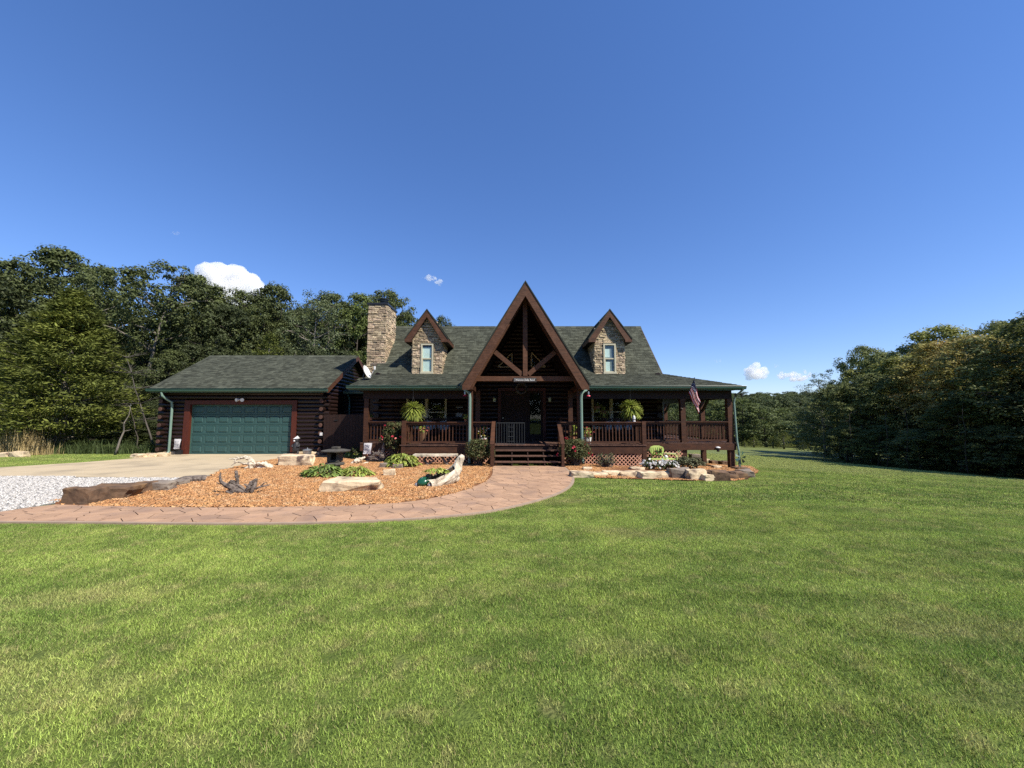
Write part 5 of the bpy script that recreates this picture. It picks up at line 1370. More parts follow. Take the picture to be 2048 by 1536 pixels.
# edging log on the gravel side
def driftlog(name, label, pts_, rad, mat, seed, cat='driftwood', extra=(), n=8, jit=.16, fat=1.3):
    rr = random.Random(seed); p0 = Vector(pts_[0]); o = MB(); rad = [r*fat for r in rad]; extra = [(ps, [r*fat for r in rs]) for ps, rs in extra]
    def dens(ps, rs):
        q = []; rq = []
        for i in range(len(ps)-1):
            for k in range(4):
                t = k/4; q.append(Vector(ps[i]).lerp(Vector(ps[i+1]), t) + Vector([rr.uniform(-1,1)*rs[i]*.16 for _ in range(3)])); rq.append(lerp(rs[i], rs[i+1], t))
        q.append(Vector(ps[-1])); rq.append(rs[-1]); return q, rq
    q, rq = dens(pts_, rad); o.tube(q, rq, n, jit=jit, rnd=rr)
    for ps, rs in extra: q, rq = dens(ps, rs); o.tube(q, rq, max(5, n-2), jit=jit, rnd=rr)
    ob = o.build(name, MT[mat], None, False); return tag(ob, label, cat)
def GP(px, py, h=0.0, dy=0.0):
    "point h metres above the ground that is seen at px, py_ground"
    g0 = G(px, py); return Vector((g0.x, g0.y + dy, g0.z + h))
a = GP(346, 967, .04); b = GP(411, 963, .07)
driftlog("log_edging", "weathered grey log ending the row of edging stones by the driveway", [a, a.lerp(b, .35) + Vector((0,0,.03)), a.lerp(b, .7)+Vector((0,0,.02)), b], [.06, .10, .11, .12], 'driftgrey', 3, 'log', fat=.85)
# pale antler-like driftwood
Yd = G(500, 938).y
def D(px, py, Y=None): return P(px, py, Y or Yd)
driftlog("driftwood", "bleached branching driftwood with antler-like limbs near the driveway edge",
  [D(545,938,Yd+.3), D(528,934,Yd+.2), D(512,932,Yd+.1), D(504,926,Yd)], [.12, .12, .075, .075], 'drift', 1, extra=(
  ([D(504,926), D(502,938), D(497,948,Yd-.5)], [.08,.05,.045]), ([D(504,926), D(500,918), D(490,914), D(478,917), D(472,918), D(458,918)], [.075,.055,.04,.028,.022,.012]),
  ([D(472,918), D(470,926), D(462,931)], [.022,.018,.01]), ([D(480,917), D(474,914), D(470,916)], [.02,.015,.008]), ([D(503,928), D(490,928), D(480,924), D(472,924), D(466,922)], [.045,.03,.022,.018,.01]),
  ([D(508,930), D(518,926), D(526,928), D(536,934,Yd+.2)], [.05,.035,.03,.03]), ([D(504,930), D(498,934), D(490,936,Yd-.2)], [.05,.03,.02]), ([D(533,934,Yd+.2), D(532,922,Yd+.2)], [.07,.03]), ([D(497,948,Yd-.5), D(485,949,Yd-.5), D(476,953,Yd-.6)], [.035,.03,.015])))
Ye = G(480, 988).y
def E(px, py, dy=0.): return P(px, py, Ye+dy)
driftlog("driftwood", "dark gnarled driftwood root mass with an upright stub in the front of the mulch",
  [E(456,970), E(464,974), E(474,979), E(486,984), E(498,986)], [.06,.085,.075,.06,.05], 'driftgrey', 2, fat=1.0, extra=(
  ([E(462,974), E(450,970), E(442,963), E(440,952), E(442,944)], [.05,.04,.032,.02,.006]), ([E(474,977), E(475,962), E(473,950), E(472,941)], [.034,.030,.034,.026]), ([E(474,958), E(478,953), E(480,949)], [.018,.012,.004]), ([E(473,964), E(469,960)], [.014,.004]),
  ([E(494,984), E(499,974), E(505,966), E(513,959)], [.055,.07,.062,.03]), ([E(502,984,-.06), E(508,974,-.04), E(512,964), E(515,958)], [.04,.045,.03,.010]), ([E(497,978), E(494,971), E(488,968)], [.03,.022,.008]),
  ([E(460,976), E(464,984), E(474,988), E(486,986), E(494,982)], [.04,.035,.03,.035,.03]), ([E(466,972), E(472,969), E(480,973), E(490,980)], [.05,.04,.035,.03]), ([E(452,982,-.1), E(462,987,-.1), E(476,990,-.1)], [.015,.028,.012]),
  ([E(510,978), E(519,974), E(529,972,.2), E(541,969,.3)], [.028,.024,.02,.005]), ([E(500,987), E(512,989), E(524,986)], [.03,.022,.008]), ([E(488,986), E(500,991,-.1), E(512,993,-.1)], [.025,.018,.006]), ([E(457,968), E(463,963), E(471,967)], [.035,.045,.03]), ([E(520,974,.1), E(528,966,.1), E(534,965,.1)], [.016,.012,.004]), ([E(446,966), E(438,968), E(433,964)], [.018,.012,.004])))
driftlog("driftwood", "tiny dark twig of driftwood at the far front left of the mulch", [GP(429,991,.01), GP(436,992,.03), GP(441,990,.01)], [.012,.02,.008], 'driftgrey', 8)
Yf = G(715, 928).y
driftlog("driftwood", "small bleached forked branch between the lantern and the white garden flag", [P(704,930,Yf), P(712,922,Yf), P(722,918,Yf), P(730,914,Yf+.1)], [.07,.075,.05,.02], 'drift', 4, extra=(([P(710,930,Yf), P(725,930,Yf), P(737,925,Yf+.1)], [.05,.055,.025]),))
# driftwood hollow planter with tail
Yp = G(875, 973).y
def Q_(px, py, dy=0.): return P(px, py, Yp+dy)
pl = thing("driftwood_planter", "hollow bleached driftwood log planter with a raised tail and yellow green plants", "planter", G(880, 973))
mb = MB(); rr = random.Random(4)
prof = [(858,968,.10,-.1),(868,964,.15,0),(882,958,.18,.1),(896,951,.185,.25),(906,945,.16,.35),(913,936,.115,.42),(918,925,.075,.45),(922,916,.05,.45),(925,911,.02,.45)]
rings = []; n = 10
for px, py, r, dy in prof:
    c = Q_(px, py, dy); rings.append((c, r))
vv = []
for i, (c, r) in enumerate(rings):
    t = (rings[min(i+1, len(rings)-1)][0] - rings[max(i-1, 0)][0]).normalized(); u = t.cross(Vector((0,0,1))).normalized(); w = u.cross(t)
    for j in range(n+1):      # open trough: arc leaves the top open while wide
        op = .95 if r > .12 else .1
        a = math.pi/2 + op + (2*math.pi - 2*op)*j/n
        rr2 = r*(1 + rr.uniform(-.2,.2)); vv.append(c + u*math.cos(a)*rr2 + w*math.sin(a)*rr2)
fs = [(i*(n+1)+j, i*(n+1)+j+1, (i+1)*(n+1)+j+1, (i+1)*(n+1)+j) for i in range(len(rings)-1) for j in range(n)]
mb.add(vv, fs); me = mb.mesh("trough", MT['drift'], False)
o = inst("trough", me, pl); sm = o.modifiers.new("thick", 'SOLIDIFY'); sm.thickness = .035
MB().tube([c + Vector((0,0,.02)) for c, r in rings[1:6]], [.10,.14,.14,.12,.06], 8).build("soil", MT['soil'], pl)
MB().tube([Q_(902,960,.35), Q_(912,957,.45), Q_(917,954,.5)], [.08,.12,.06], 8, jit=.15).build("root_foot", MT['drift'], pl, True)
# driftwood bench: slab on gnarled legs
Yb = 14.3
bn = thing("driftwood_bench", "rustic bench of one weathered slab on gnarled driftwood legs before the left lattice", "bench", (P(872,908,Yb).x, Yb, T(-3,Yb)))
mb = MB(); a = P(828,911,Yb); b = P(915,909,Yb); pr = []
m = 12; rr = random.Random(12)
top = [(lerp(a.x, b.x, i/m), Yb-.17+rr.uniform(-.03,.03)) for i in range(m+1)] + [(lerp(b.x, a.x, i/m), Yb+.17+rr.uniform(-.03,.03)) for i in range(m+1)]
mb.prism([(x, y, a.z-.02) for x, y in top], (0, 0, .075)); mb.build("seat", MT['drift'], bn)
for i, pts_ in enumerate(([P(852,914,Yb), P(848,922,Yb), P(857,930,Yb), P(862,937,Yb)], [P(857,914,Yb), P(868,922,Yb), P(855,928,Yb), P(843,937,Yb)], [P(884,914,Yb), P(890,924,Yb), P(897,932,Yb), P(903,937,Yb)], [P(900,914,Yb), P(896,924,Yb), P(890,930,Yb), P(884,938,Yb)])):
    MB().tube(pts_, [.045,.05,.045,.03], 7, jit=.2).build("leg", MT['driftgrey'], bn, True)
# stone lantern
gl = G(684, 944); Yl = gl.y; sl_ = Yl/776.
ln = thing("stone_lantern", "low grey stone garden lantern with a wide round cap among hostas", "garden lantern", gl)
cx = P(672, 900, Yl).x; zt = P(672, 901, Yl).z
def zl(py): return P(672, py, Yl).z
f = MB(); f.lathe([(.02,-.02),(.12,-.015),(.44,0),(.455,.035),(.25,.075),(.12,.085)], (cx, Yl, zl(903)), 10); f.build("cap", MT['cstone'], ln)
MB().box(cx-.10, cx+.10, Yl-.1, Yl+.1, zl(899)+.03, zl(894)+.01).build("finial", MT['cstone'], ln)
f = MB()
f.box(cx-.21, cx+.15, Yl-.15, Yl+.2, zl(923), zl(919)); f.box(cx-.21, cx-.14, Yl-.15, Yl+.2, zl(919), zl(903)); f.box(cx+.08, cx+.15, Yl-.15, Yl+.2, zl(919), zl(903)); f.box(cx-.14, cx+.08, Yl+.12, Yl+.2, zl(919), zl(903)); f.box(cx-.14, cx-.10, Yl-.15, Yl-.10, zl(919), zl(903))
f.build("fire_box", MT['cstone'], ln)
f = MB(); f.lathe([(.28,0),(.31,.02),(.31,.07),(.24,.09)], (cx-.02, Yl, zl(930)), 6); f.build("middle_platform", MT['cstone'], ln)
f = MB(); f.lathe([(.20,-.1),(.17,.05),(.15,zl(930)-zl(942))], (cx, Yl, zl(942)), 8); f.build("pedestal", MT['cstone'], ln)
f = MB(); f.lathe([(.36,0),(.38,.05),(.30,.08)], (cx+.15, Yl-.05, gl.z-.01), 7); f.build("base_stone", MT['cstone'], ln)

# ------------------------------------------------------------------ leafy yard plants
def hosta(name, label, cx, cy, rx, ry, h, n, mat, seed, cat='plant', leaf=.22, aspect=.5, group=None, arch=1.0, zoff=0.0):
    rng = np.random.default_rng(seed); z0 = T(cx, cy) + zoff
    V_ = []; F_ = []
    for k in range(n):
        a = rng.uniform(0, 6.283); r = math.sqrt(rng.uniform(0, 1)); bx = cx + math.cos(a)*rx*r*.82; by = cy + math.sin(a)*ry*r*.82
        az = a + rng.normal(0, .6); L_ = leaf*rng.uniform(.65, 1.25); hz = z0 + h*(1 - .75*r*r)*rng.uniform(.55, 1.05); d = np.array([math.cos(az), math.sin(az), 0]); s = np.array([-d[1], d[0], 0])
        el = rng.uniform(.1, .9)*(1-r*.9); w = L_*aspect*.5; b = len(V_)
        p0 = np.array([bx, by, hz]); p1 = p0 + d*L_*.35 + np.array([0,0,L_*(.30*el+.08)]); p2 = p0 + d*L_*.75*arch + np.array([0,0,L_*(.20*el)]); p3 = p0 + d*L_*1.0*arch + np.array([0,0,-L_*.18])
        V_ += [p0, p1 - s*w + [0,0,w*.25], p1, p1 + s*w + [0,0,w*.25], p2 - s*w*.8 + [0,0,w*.2], p2, p2 + s*w*.8 + [0,0,w*.2], p3]
        F_ += [(b,b+2,b+1,b+1),(b,b+3,b+2,b+2)]
        F_ += [(b+1,b+2,b+5,b+4),(b+2,b+3,b+6,b+5),(b+4,b+5,b+7,b+7),(b+5,b+6,b+7,b+7)]
    me = bpy.data.meshes.new(name); me.from_pydata([tuple(v) for v in V_], [], [tuple(dict.fromkeys(f)) for f in F_]); me.materials.append(MT[mat])
    t = thing(name, label, cat, (cx, cy, z0), group)
    inst("leaves", me, t)
    st_ = MB()
    for k in range(8):
        a = rng.uniform(0, 6.28); st_.tube([(cx+math.cos(a)*rx*.3, cy+math.sin(a)*ry*.3, z0), (cx+math.cos(a)*rx*.45, cy+math.sin(a)*ry*.45, z0+h*.55)], .012, 4)
    st_.build("stems", MT['weed'], t); return t
g1 = G(640, 955); hosta("hosta", "dense dark and yellow green hosta clump left of the stone lantern's foot", g1.x, g1.y+.25, .68, .50, .30, 330, 'hostad', 1, leaf=.19)
g1 = G(700, 954); hosta("hosta", "yellow striped hosta clump right of the stone lantern's foot", g1.x+.08, g1.y+.22, .52, .40, .24, 300, 'hosta', 2, leaf=.20, aspect=.3)
g1 = G(706, 917); hosta("hosta", "bright broad-leaved hosta behind the stone lantern's cap", g1.x, g1.y+.3, .42, .32, .30, 110, 'hosta', 3, leaf=.26, aspect=.6)
g1 = G(795, 936); hosta("hosta", "large yellow green hosta in front of the porch's left corner", g1.x+.06, g1.y+.3, .60, .40, .42, 330, 'hosta', 4, leaf=.26, aspect=.34)
g1 = Q_(872, 958, .0); hosta("trailing_plant", "yellow green plant trailing from the hollow driftwood planter", g1.x, g1.y+.08, .30, .16, .08, 90, 'hosta', 5, leaf=.15, aspect=.4, zoff=.33)
def shrub(name, label, cx, cy, rx, ry, h, nleaf, mat, seed, leaf=.06, cat='bush', flowers=(), group=None, twigs=20, base=.0, low=.05, twigmat='twig', zoff=0.0):
    rng = np.random.default_rng(seed); z0 = T(cx, cy) + zoff; t = thing(name, label, cat, (cx, cy, z0), group)
    n = max(1, nleaf//22); a = rng.uniform(0, 6.283, n); el = rng.uniform(-.25, 1, n); r = rng.uniform(.5, 1, n)
    cz = z0 + h*(low + (1-low)*(.45 + .5*el)); rad = np.sqrt(np.clip(1 - el**2*.75, .1, 1))*r
    C = np.stack([cx + np.cos(a)*rx*rad, cy + np.sin(a)*ry*rad, np.minimum(cz, z0+h)], 1)
    p, nrm, s = cloud(C, np.full(n, min(rx, h)*.20), 22, rng, size=leaf, flat=.9)
    Vv, Qq = leaf_quads(p, nrm, s, .6, rng); inst("leaves", npmesh("leaves", Vv, Qq, MT[mat]), t)
    st_ = MB()
    for k in range(twigs):
        j = rng.integers(n); b = Vector((cx + rng.normal(0,.06), cy + rng.normal(0,.05), z0)); e = Vector(C[j]); m_ = b.lerp(e, .5) + Vector((rng.normal(0,.04), rng.normal(0,.04), .05)); st_.tube([b, m_, e], [.014,.010,.004], 4)
    st_.build("stems", MT[twigmat], t)
    for (fm, cnt, sz) in flowers:
        j = rng.integers(0, n, cnt); V_ = []; F_ = []
        for q in j:
            c = C[q]; d = np.array([c[0]-cx, c[1]-cy-.15, (c[2]-z0-h*.3)]); d /= np.linalg.norm(d)+1e-6; c = c + d*min(rx,h)*.2 + rng.normal(0, .03, 3)
            for w in range(6):
                nn = d + rng.normal(0, .6, 3); vq, _ = leaf_quads(c[None] + rng.normal(0, sz*.25, (1,3)), nn[None], sz, 1.0, rng); b = len(V_); V_ += [tuple(v) for v in vq]; F_.append((b,b+1,b+2,b+3))
        me = bpy.data.meshes.new("blossoms"); me.from_pydata(V_, [], F_); me.materials.append(MT[fm]); inst("blossoms", me, t)
    return t
c = P(783, 880, 14.9); shrub("rose_bush", "tall rose bush with pink and coral flowers at the porch's left bay", c.x, 15.35, .56, .40, 1.6, 6500, 'shrub', 11, leaf=.065, flowers=(('petalp', 14, .07), ('petalr', 16, .07)), twigs=30)
c = P(958, 915, 14.1); shrub("rose_bush", "rounded dull green rose bush left of the front steps", c.x, 14.05, .54, .40, .95, 6000, 'shrub', 12, leaf=.055, flowers=(('petalp', 4, .05),), twigs=30)
c = P(1150, 915, 14.1); shrub("rose_bush", "rose bush with red flowers right of the front steps", c.x, 14.05, .56, .40, 1.0, 6000, 'shrub', 13, leaf=.055, flowers=(('petalr', 12, .075),), twigs=34)
c = P(1212, 930, 14.2); shrub("twiggy_bush", "nearly bare brown twiggy bush before the right lattice", c.x, 14.25, .55, .32, .50, 900, 'juniper', 14, leaf=.04, twigs=150)
c = P(1380, 930, 14.6); shrub("spreading_shrub", "low spreading dull green shrub with brown heads before the middle porch post", c.x, 14.75, .62, .45, .42, 3000, 'juniper', 15, leaf=.075, twigs=20)
c = P(1302, 940, 14.0); shrub("flower_clump", "white flower clump left of the bench's front leg", c.x, 13.95, .34, .22, .36, 1300, 'weed', 16, leaf=.06, flowers=(('petalw', 42, .065),), cat='flowers', group="white flowers in the right bed")
c = P(1337, 940, 14.0); shrub("flower_clump", "white flower clump between the bench and the spreading shrub", c.x, 13.95, .32, .22, .34, 1300, 'weed', 17, leaf=.06, flowers=(('petalw', 46, .065),), cat='flowers', group="white flowers in the right bed")
c = P(1292, 905, 15.6); shrub("dark_bush", "dark leafy bush in the shade between deck post and bench", c.x, 15.5, .20, .16, .72, 500, 'leafC', 18, leaf=.07)
c = P(1392, 912, 17.0); shrub("low_plant", "small green plant behind the spreading shrub under the side porch", c.x, 16.9, .3, .2, .35, 400, 'weed', 19, leaf=.07)
# gnarled stump chair/driftwood by the left corner
Yg = 15.2
driftlog("driftwood", "dark twisted driftwood piece standing by the porch's left corner post", [P(741,918,Yg), P(750,908,Yg), P(760,908,Yg), P(764,912,Yg)], [.05,.06,.06,.09], 'driftgrey', 6, extra=(([P(764,914,Yg), P(766,902,Yg), P(767,892,Yg), P(769,883,Yg)], [.08,.06,.04,.02]), ([P(748,908,Yg), P(745,902,Yg)], [.03,.012]), ([P(757,907,Yg), P(758,900,Yg), P(760,896,Yg)], [.03,.02,.01]), ([P(741,918,Yg), P(750,916,Yg), P(757,920,Yg)], [.03,.03,.02]), ([P(736,914,Yg), P(746,912,Yg)], [.02,.02])))
c = P(700, 888, 16.5); shrub("dark_bush", "dark shaded plant in front of the wooden fence", -6.85, 17.0, .25, .2, .55, 500, 'leafC', 21, leaf=.07)

# hanging ferns
def fern(name, label, px, py, Y, R_, hook_z, seed, n=460, group=None):
    rng = np.random.default_rng(seed); c = P(px, py, Y); t = thing(name, label, "hanging fern", c, group); V_ = []; F_ = []
    for k in range(n):
        az = rng.uniform(0, 6.283); el = rng.uniform(-1.0, 1.3); L_ = R_*rng.uniform(.65, 1.15)
        d = np.array([math.cos(az)*math.cos(el), math.sin(az)*math.cos(el), math.sin(el)]); s = np.array([-math.sin(az), math.cos(az), 0]); p = np.array(c) + d*.05; w = .022; prev = None
        for i in range(6):
            u = i/5; q = p + d*L_*u + np.array([0, 0, -L_*.38*u*u]); ww = w*(1-u*.85)*rng.uniform(.8, 1.2) + .004; V_ += [tuple(q - s*ww), tuple(q + s*ww + np.array([0,0,.006*(i%2)]))]
            if i: b = len(V_); F_.append((b-4, b-3, b-1, b-2))
    me = bpy.data.meshes.new("fronds"); me.from_pydata(V_, [], F_); me.materials.append(MT['fern']); inst("fronds", me, t)
    f = MB(); f.lathe([(.05,-.16),(.13,-.10),(.16,.0),(.16,.02)], c, 12); f.build("basket", MT['basket'], t)
    f = MB()
    for k in range(3):
        a = k*2.09; f.tube([c + Vector((math.cos(a)*.14, math.sin(a)*.14, 0)), Vector((c.x, c.y, min(hook_z-.06, c.z+.5)))], .006, 4)
    f.tube([(c.x, c.y, c.z+.45), (c.x, c.y, hook_z)], .006, 4); f.build("hanger", MT['black'], t); return t
fern("hanging_fern", "hanging fern in the left half of the porch in front of the double window", 826, 818, 15.55, .44, 2.72, 1, group="hanging ferns on the porch")
fern("hanging_fern", "hanging fern right of the entry above the corner of the railing", 1261, 814, 15.35, .42, 2.72, 2, group="hanging ferns on the porch")
c = P(1268, 836, 14.83); t = thing("white_lantern", "white pierced candle lantern on the railing cap under the right fern", "lantern", (c.x, 14.83, 1.425))
f = MB(); f.lathe([(.055,0),(.06,.01),(.045,.03),(.06,.10),(.05,.18),(.03,.22),(.01,.24)], (c.x, 14.83, 1.425), 10); f.build("body", MT['white'], t)
f = MB(); [f.tube([(c.x+.055*math.cos(a), 14.83+.055*math.sin(a), 1.49), (c.x+.062*math.cos(a), 14.83+.062*math.sin(a), 1.53)], .008, 4) for a in (4.0, 4.7, 5.4)]; f.build("cutouts", MT['dark'], t)
# hummingbird feeders
for i, (px, py) in enumerate(((930, 792), (1177, 793))):
    c = P(px, py, 15.35); t = thing("hummingbird_feeder", ("red hummingbird feeder hanging by the left downspout bend", "red hummingbird feeder hanging by the right downspout bend")[i], "bird feeder", c, "hummingbird feeders")
    f = MB(); f.lathe([(.03,0),(.085,.01),(.075,.035),(.03,.05)], c, 12); f.build("saucer", MT['redp'], t)
    f = MB(); f.lathe([(.028,.05),(.035,.08),(.03,.17),(.02,.19)], c, 10); f.build("bottle", MT['galv'], t)
    MB().tube([(c.x, c.y, c.z+.19), (c.x, c.y, 2.74)], .005, 4).build("hanger", MT['black'], t)

# satellite dish
dsh = P(731, 745, 16.75); zr_ = ZE + (ZB-ZE)/(HY0-YE)*(16.75-YE)
t = thing("satellite_dish", "white satellite dish on the left end of the porch roof", "satellite dish", (dsh.x, 16.75, zr_))
nrm = Vector((.90, -.12, .40)).normalized(); Rm = nrm.to_track_quat('Z', 'Y').to_matrix().to_4x4()
f = MB(); f.lathe([(.02,0),(.12,.012),(.22,.045),(.29,.085),(.30,.09),(.285,.075),(.215,.033),(.12,.002),(.02,-.012)], (0,0,0), 24); me = f.mesh("reflector", MT['white'], True)
C0 = Vector((dsh.x, 16.75, dsh.z)); inst("reflector", me, t, Matrix.Translation(C0) @ Rm @ Matrix.Diagonal((.88, 1.02, 1, 1)))
f = MB(); low_ = C0 + Rm.to_3x3() @ Vector((0, -.30, .05)); lnb = C0 + nrm*.48 + Vector((0,0,-.02))
f.tube([low_, lnb], .014, 6); f.build("feed_arm", MT['white'], t)
f = MB(); f.tube([lnb - nrm*.02 + Vector((0,0,-.05)), lnb + Vector((0,0,.10)) - nrm*.03], [.035,.05], 8); f.build("feed_horn", MT['white'], t)
f = MB(); f.tube([C0 - nrm*.03, C0 - nrm*.10 + Vector((0,0,-.12)), Vector((dsh.x-.06, 16.75, zr_+.02))], [.03,.03,.03], 8); f.box(dsh.x-.16, dsh.x+.06, 16.65, 16.85, zr_+.005, zr_+.05); f.build("mount", MT['black'], t)

# flag
t = thing("flag", "American flag on a slanted pole fixed to the porch post", "flag", (7.1, 16.0, 1.6))
Yfl = 15.55; pb = P(1363, 820, 15.98); ptp = P(1389, 757, 15.1)
MB().tube([pb, ptp], .014, 6).build("pole", MT['black'], t); MB().lathe([(.005,0),(.025,.02),(.005,.05)], ptp, 8).build("finial", MT['black'], t)
f = MB(); f.tube([pb + Vector((0,.1,-.05)), pb + (ptp-pb)*.05], .03, 6); f.build("bracket", MT['black'], t)
hoA = pb.lerp(ptp, .99); hoB = pb.lerp(ptp, .50); flA = P(1399, 796, 15.15); flB = P(1397, 828, 15.35)
nu, nv = 24, 26
hoB2 = P(1378, 786, 15.35); 
def fpt(u, v):
    a = hoA.lerp(hoB2, v); b = flA.lerp(flB, v); p = a.lerp(b, u); wv = .055*math.sin(v*9.5 + u*2.0)*(.25+u*.9) + .03*math.sin(u*9+v*4)
    return Vector((p.x + .02*math.sin(v*11), p.y + wv, p.z - .05*math.sin(u*math.pi)*(1-v)))
vv = [fpt(i/nu, j/nv) for i in range(nu+1) for j in range(nv+1)]; f = MB()
for i in range(nu):
    for j in range(nv):
        stripe = j // 2; mi = 2 if (i/nu < .4 and stripe < 7) else (0 if stripe % 2 == 0 else 1)
        f.f.append((i*(nv+1)+j, i*(nv+1)+j+1, (i+1)*(nv+1)+j+1, (i+1)*(nv+1)+j)); f.m.append(mi)
f.v = [tuple(v) for v in vv]; f.build("cloth", [MT['flagr'], MT['flagw'], MT['flagb']], t, True)
f = MB()
for r_ in range(9):
    for c_ in range(6 if r_ % 2 == 0 else 5):
        u = (.4)*((c_ + (.5 if r_ % 2 == 0 else 1.0))/6); v = (7/13)*((r_+.6)/9.2); p = fpt(u, v) + Vector((0,-.006,0)); s = .014
        f.add([(p.x + s*(1 if q % 2 == 0 else .42)*math.sin(q*math.pi/5), p.y, p.z + s*(1 if q % 2 == 0 else .42)*math.cos(q*math.pi/5)) for q in range(10)], [tuple(range(10))])
o = f.build("stars", MT['flagw'], t); o['kind'] = 'stuff'

# garden flags
def gflag(label, px0, px1, py0, py1, Y, marks, seed):
    a = P(px0, py1, Y); b = P(px1, py0, Y); t = thing("garden_flag", label, "garden flag", ((a.x+b.x)/2, Y, T(a.x, Y)))
    f = MB(); n = 8; vv = []
    sk_ = (b.x-a.x)*.12
    for i in range(n+1):
        for j in range(n+1):
            u, v = i/n, j/n; vv.append((a.x + (b.x-a.x)*u + sk_*(v-.5) , Y + .02*math.sin(v*5+u*3), a.z + (b.z-a.z)*v))
    f.add(vv, [(i*(n+1)+j, (i+1)*(n+1)+j, (i+1)*(n+1)+j+1, i*(n+1)+j+1) for i in range(n) for j in range(n)]); f.build("banner", MT['flagw'], t, True)
    f = MB(); rr = random.Random(seed)
    for (u0, v0, u1, v1, w) in marks:
        f.beam((a.x + (b.x-a.x)*u0, Y-.028, a.z + (b.z-a.z)*v0), (a.x + (b.x-a.x)*u1, Y-.028, a.z + (b.z-a.z)*v1), .004, w, up=(0,0,1) if abs(u1-u0) > .05 else (1,0,0))
    f.build("print", MT['greyc'], t)
    f = MB(); f.tube([(a.x-.02, Y+.03, T(a.x,Y)-.05), (a.x-.02, Y+.03, b.z+.03), (b.x+.02, Y+.03, b.z+.03)], .008, 5); f.build("stand", MT['black'], t); return t
gflag("white garden flag with faint print standing by the garage's left wall", 347.5, 361, 878, 898, 18.55, ((.3,.78,.42,.7,.02),(.72,.85,.72,.72,.02),(.1,.42,.45,.45,.03),(.68,.5,.8,.42,.04),(.15,.25,.5,.25,.015),(.05,.12,.9,.14,.02)), 1)
block(tag(thing("shadow_box", "small dark box on the driveway's edge under the left garden flag", "box", (P(352,905,18.5).x, 18.6, -.2))), "box_body", P(347,905,18.5).x, P(357,905,18.5).x, 18.62, 18.75, -.2, .02, MT['black'])
gflag("white garden flag with slanting script by the porch's left post", 727, 743, 886, 908, 15.0, ((.2,.85,.75,.62,.02),(.45,.85,.85,.78,.015),(.12,.68,.35,.52,.02),(.1,.45,.3,.3,.03),(.3,.6,.7,.45,.015),(.6,.25,.8,.4,.03)), 2)

# bear statue by the garage
Yb2 = 18.35; t = thing("bear_statue", "dark standing bear statue with a white cap and muzzle beside the garage door", "statue", (P(592,907,Yb2).x, Yb2, -.2))
cx = P(592, 900, Yb2).x; z0 = -.21
def ell(mb, c, r, n=12, m=8, mi=0):
    vv = []; fs = []
    for i in range(m+1):
        th = math.pi*i/m
        for j in range(n): a = 2*math.pi*j/n; vv.append((c[0]+r[0]*math.sin(th)*math.cos(a), c[1]+r[1]*math.sin(th)*math.sin(a), c[2]+r[2]*math.cos(th)))
    for i in range(m):
        for j in range(n): fs.append((i*n+j, (i+1)*n+j, (i+1)*n+(j+1)%n, i*n+(j+1)%n))
    return mb.add(vv, fs, mi)
f = MB(); f.tube([(cx,Yb2,z0+.14),(cx,Yb2,z0+.26),(cx+.01,Yb2,z0+.42),(cx+.02,Yb2-.01,z0+.56),(cx+.02,Yb2-.01,z0+.66)], [.11,.155,.15,.12,.07], 12)
for s_ in (-1, 1):
    f.tube([(cx+s_*.07,Yb2,z0+.25),(cx+s_*.09,Yb2-.02,z0+.12),(cx+s_*.09,Yb2-.05,z0+.03)], [.075,.06,.06], 8)
    f.tube([(cx+s_*.12,Yb2,z0+.54),(cx+s_*.17,Yb2-.06,z0+.44),(cx+s_*.10,Yb2-.14,z0+.42)], [.05,.042,.04], 8)
ell(f, (cx+.015,Yb2-.02,z0+.72), (.105,.10,.10)); 
for s_ in (-1, 1): ell(f, (cx+.015+s_*.085,Yb2,z0+.80), (.03,.02,.03), 8, 5)
bo = f.build("body", MT['bear'], t, True)
f = MB(); ell(f, (cx-.04,Yb2-.10,z0+.69), (.05,.05,.04), 8, 6); f.build("muzzle", MT['white'], t, True)
f = MB(); f.add([(cx-.11,Yb2-.10,z0+.78),(cx+.12,Yb2-.10,z0+.80),(cx+.12,Yb2+.08,z0+.80),(cx-.11,Yb2+.08,z0+.78),(cx+.05,Yb2-.01,z0+.93)], [(0,1,4),(1,2,4),(2,3,4),(3,0,4),(0,3,2,1)]); f.build("cap", MT['white'], t)
rk_inst("base_stone", 'rockgrey', 2, (cx-.02, Yb2, z0+.01), (.46,.34,.09), parent=t)
# galvanized pot
c = P(614.5, 907, 18.2); zc = -.20
t = thing("galvanized_pot", "round galvanized metal pot with a lid beside the bear statue", "pot", (c.x, 18.2, zc))
f = MB(); f.lathe([(.15,0),(.165,.02),(.19,.24),(.18,.25)], (c.x, 18.2, zc), 20); f.build("pot_body", MT['galv'], t, False)
f = MB(); f.lathe([(.205,.235),(.205,.275),(.19,.29),(.03,.33),(.02,.34),(.02,.37),(.01,.38)], (c.x, 18.2, zc), 20); f.build("lid", MT['galv'], t)
# white spot lamp low on the log corner
c = P(641, 869, 18.5); tag(MB().box(c.x-.05, c.x+.07, 18.52, 18.6, c.z-.05, c.z+.09).build("wall_light", MT['white']), "small white light box fixed on the garage's right log corner", "light")

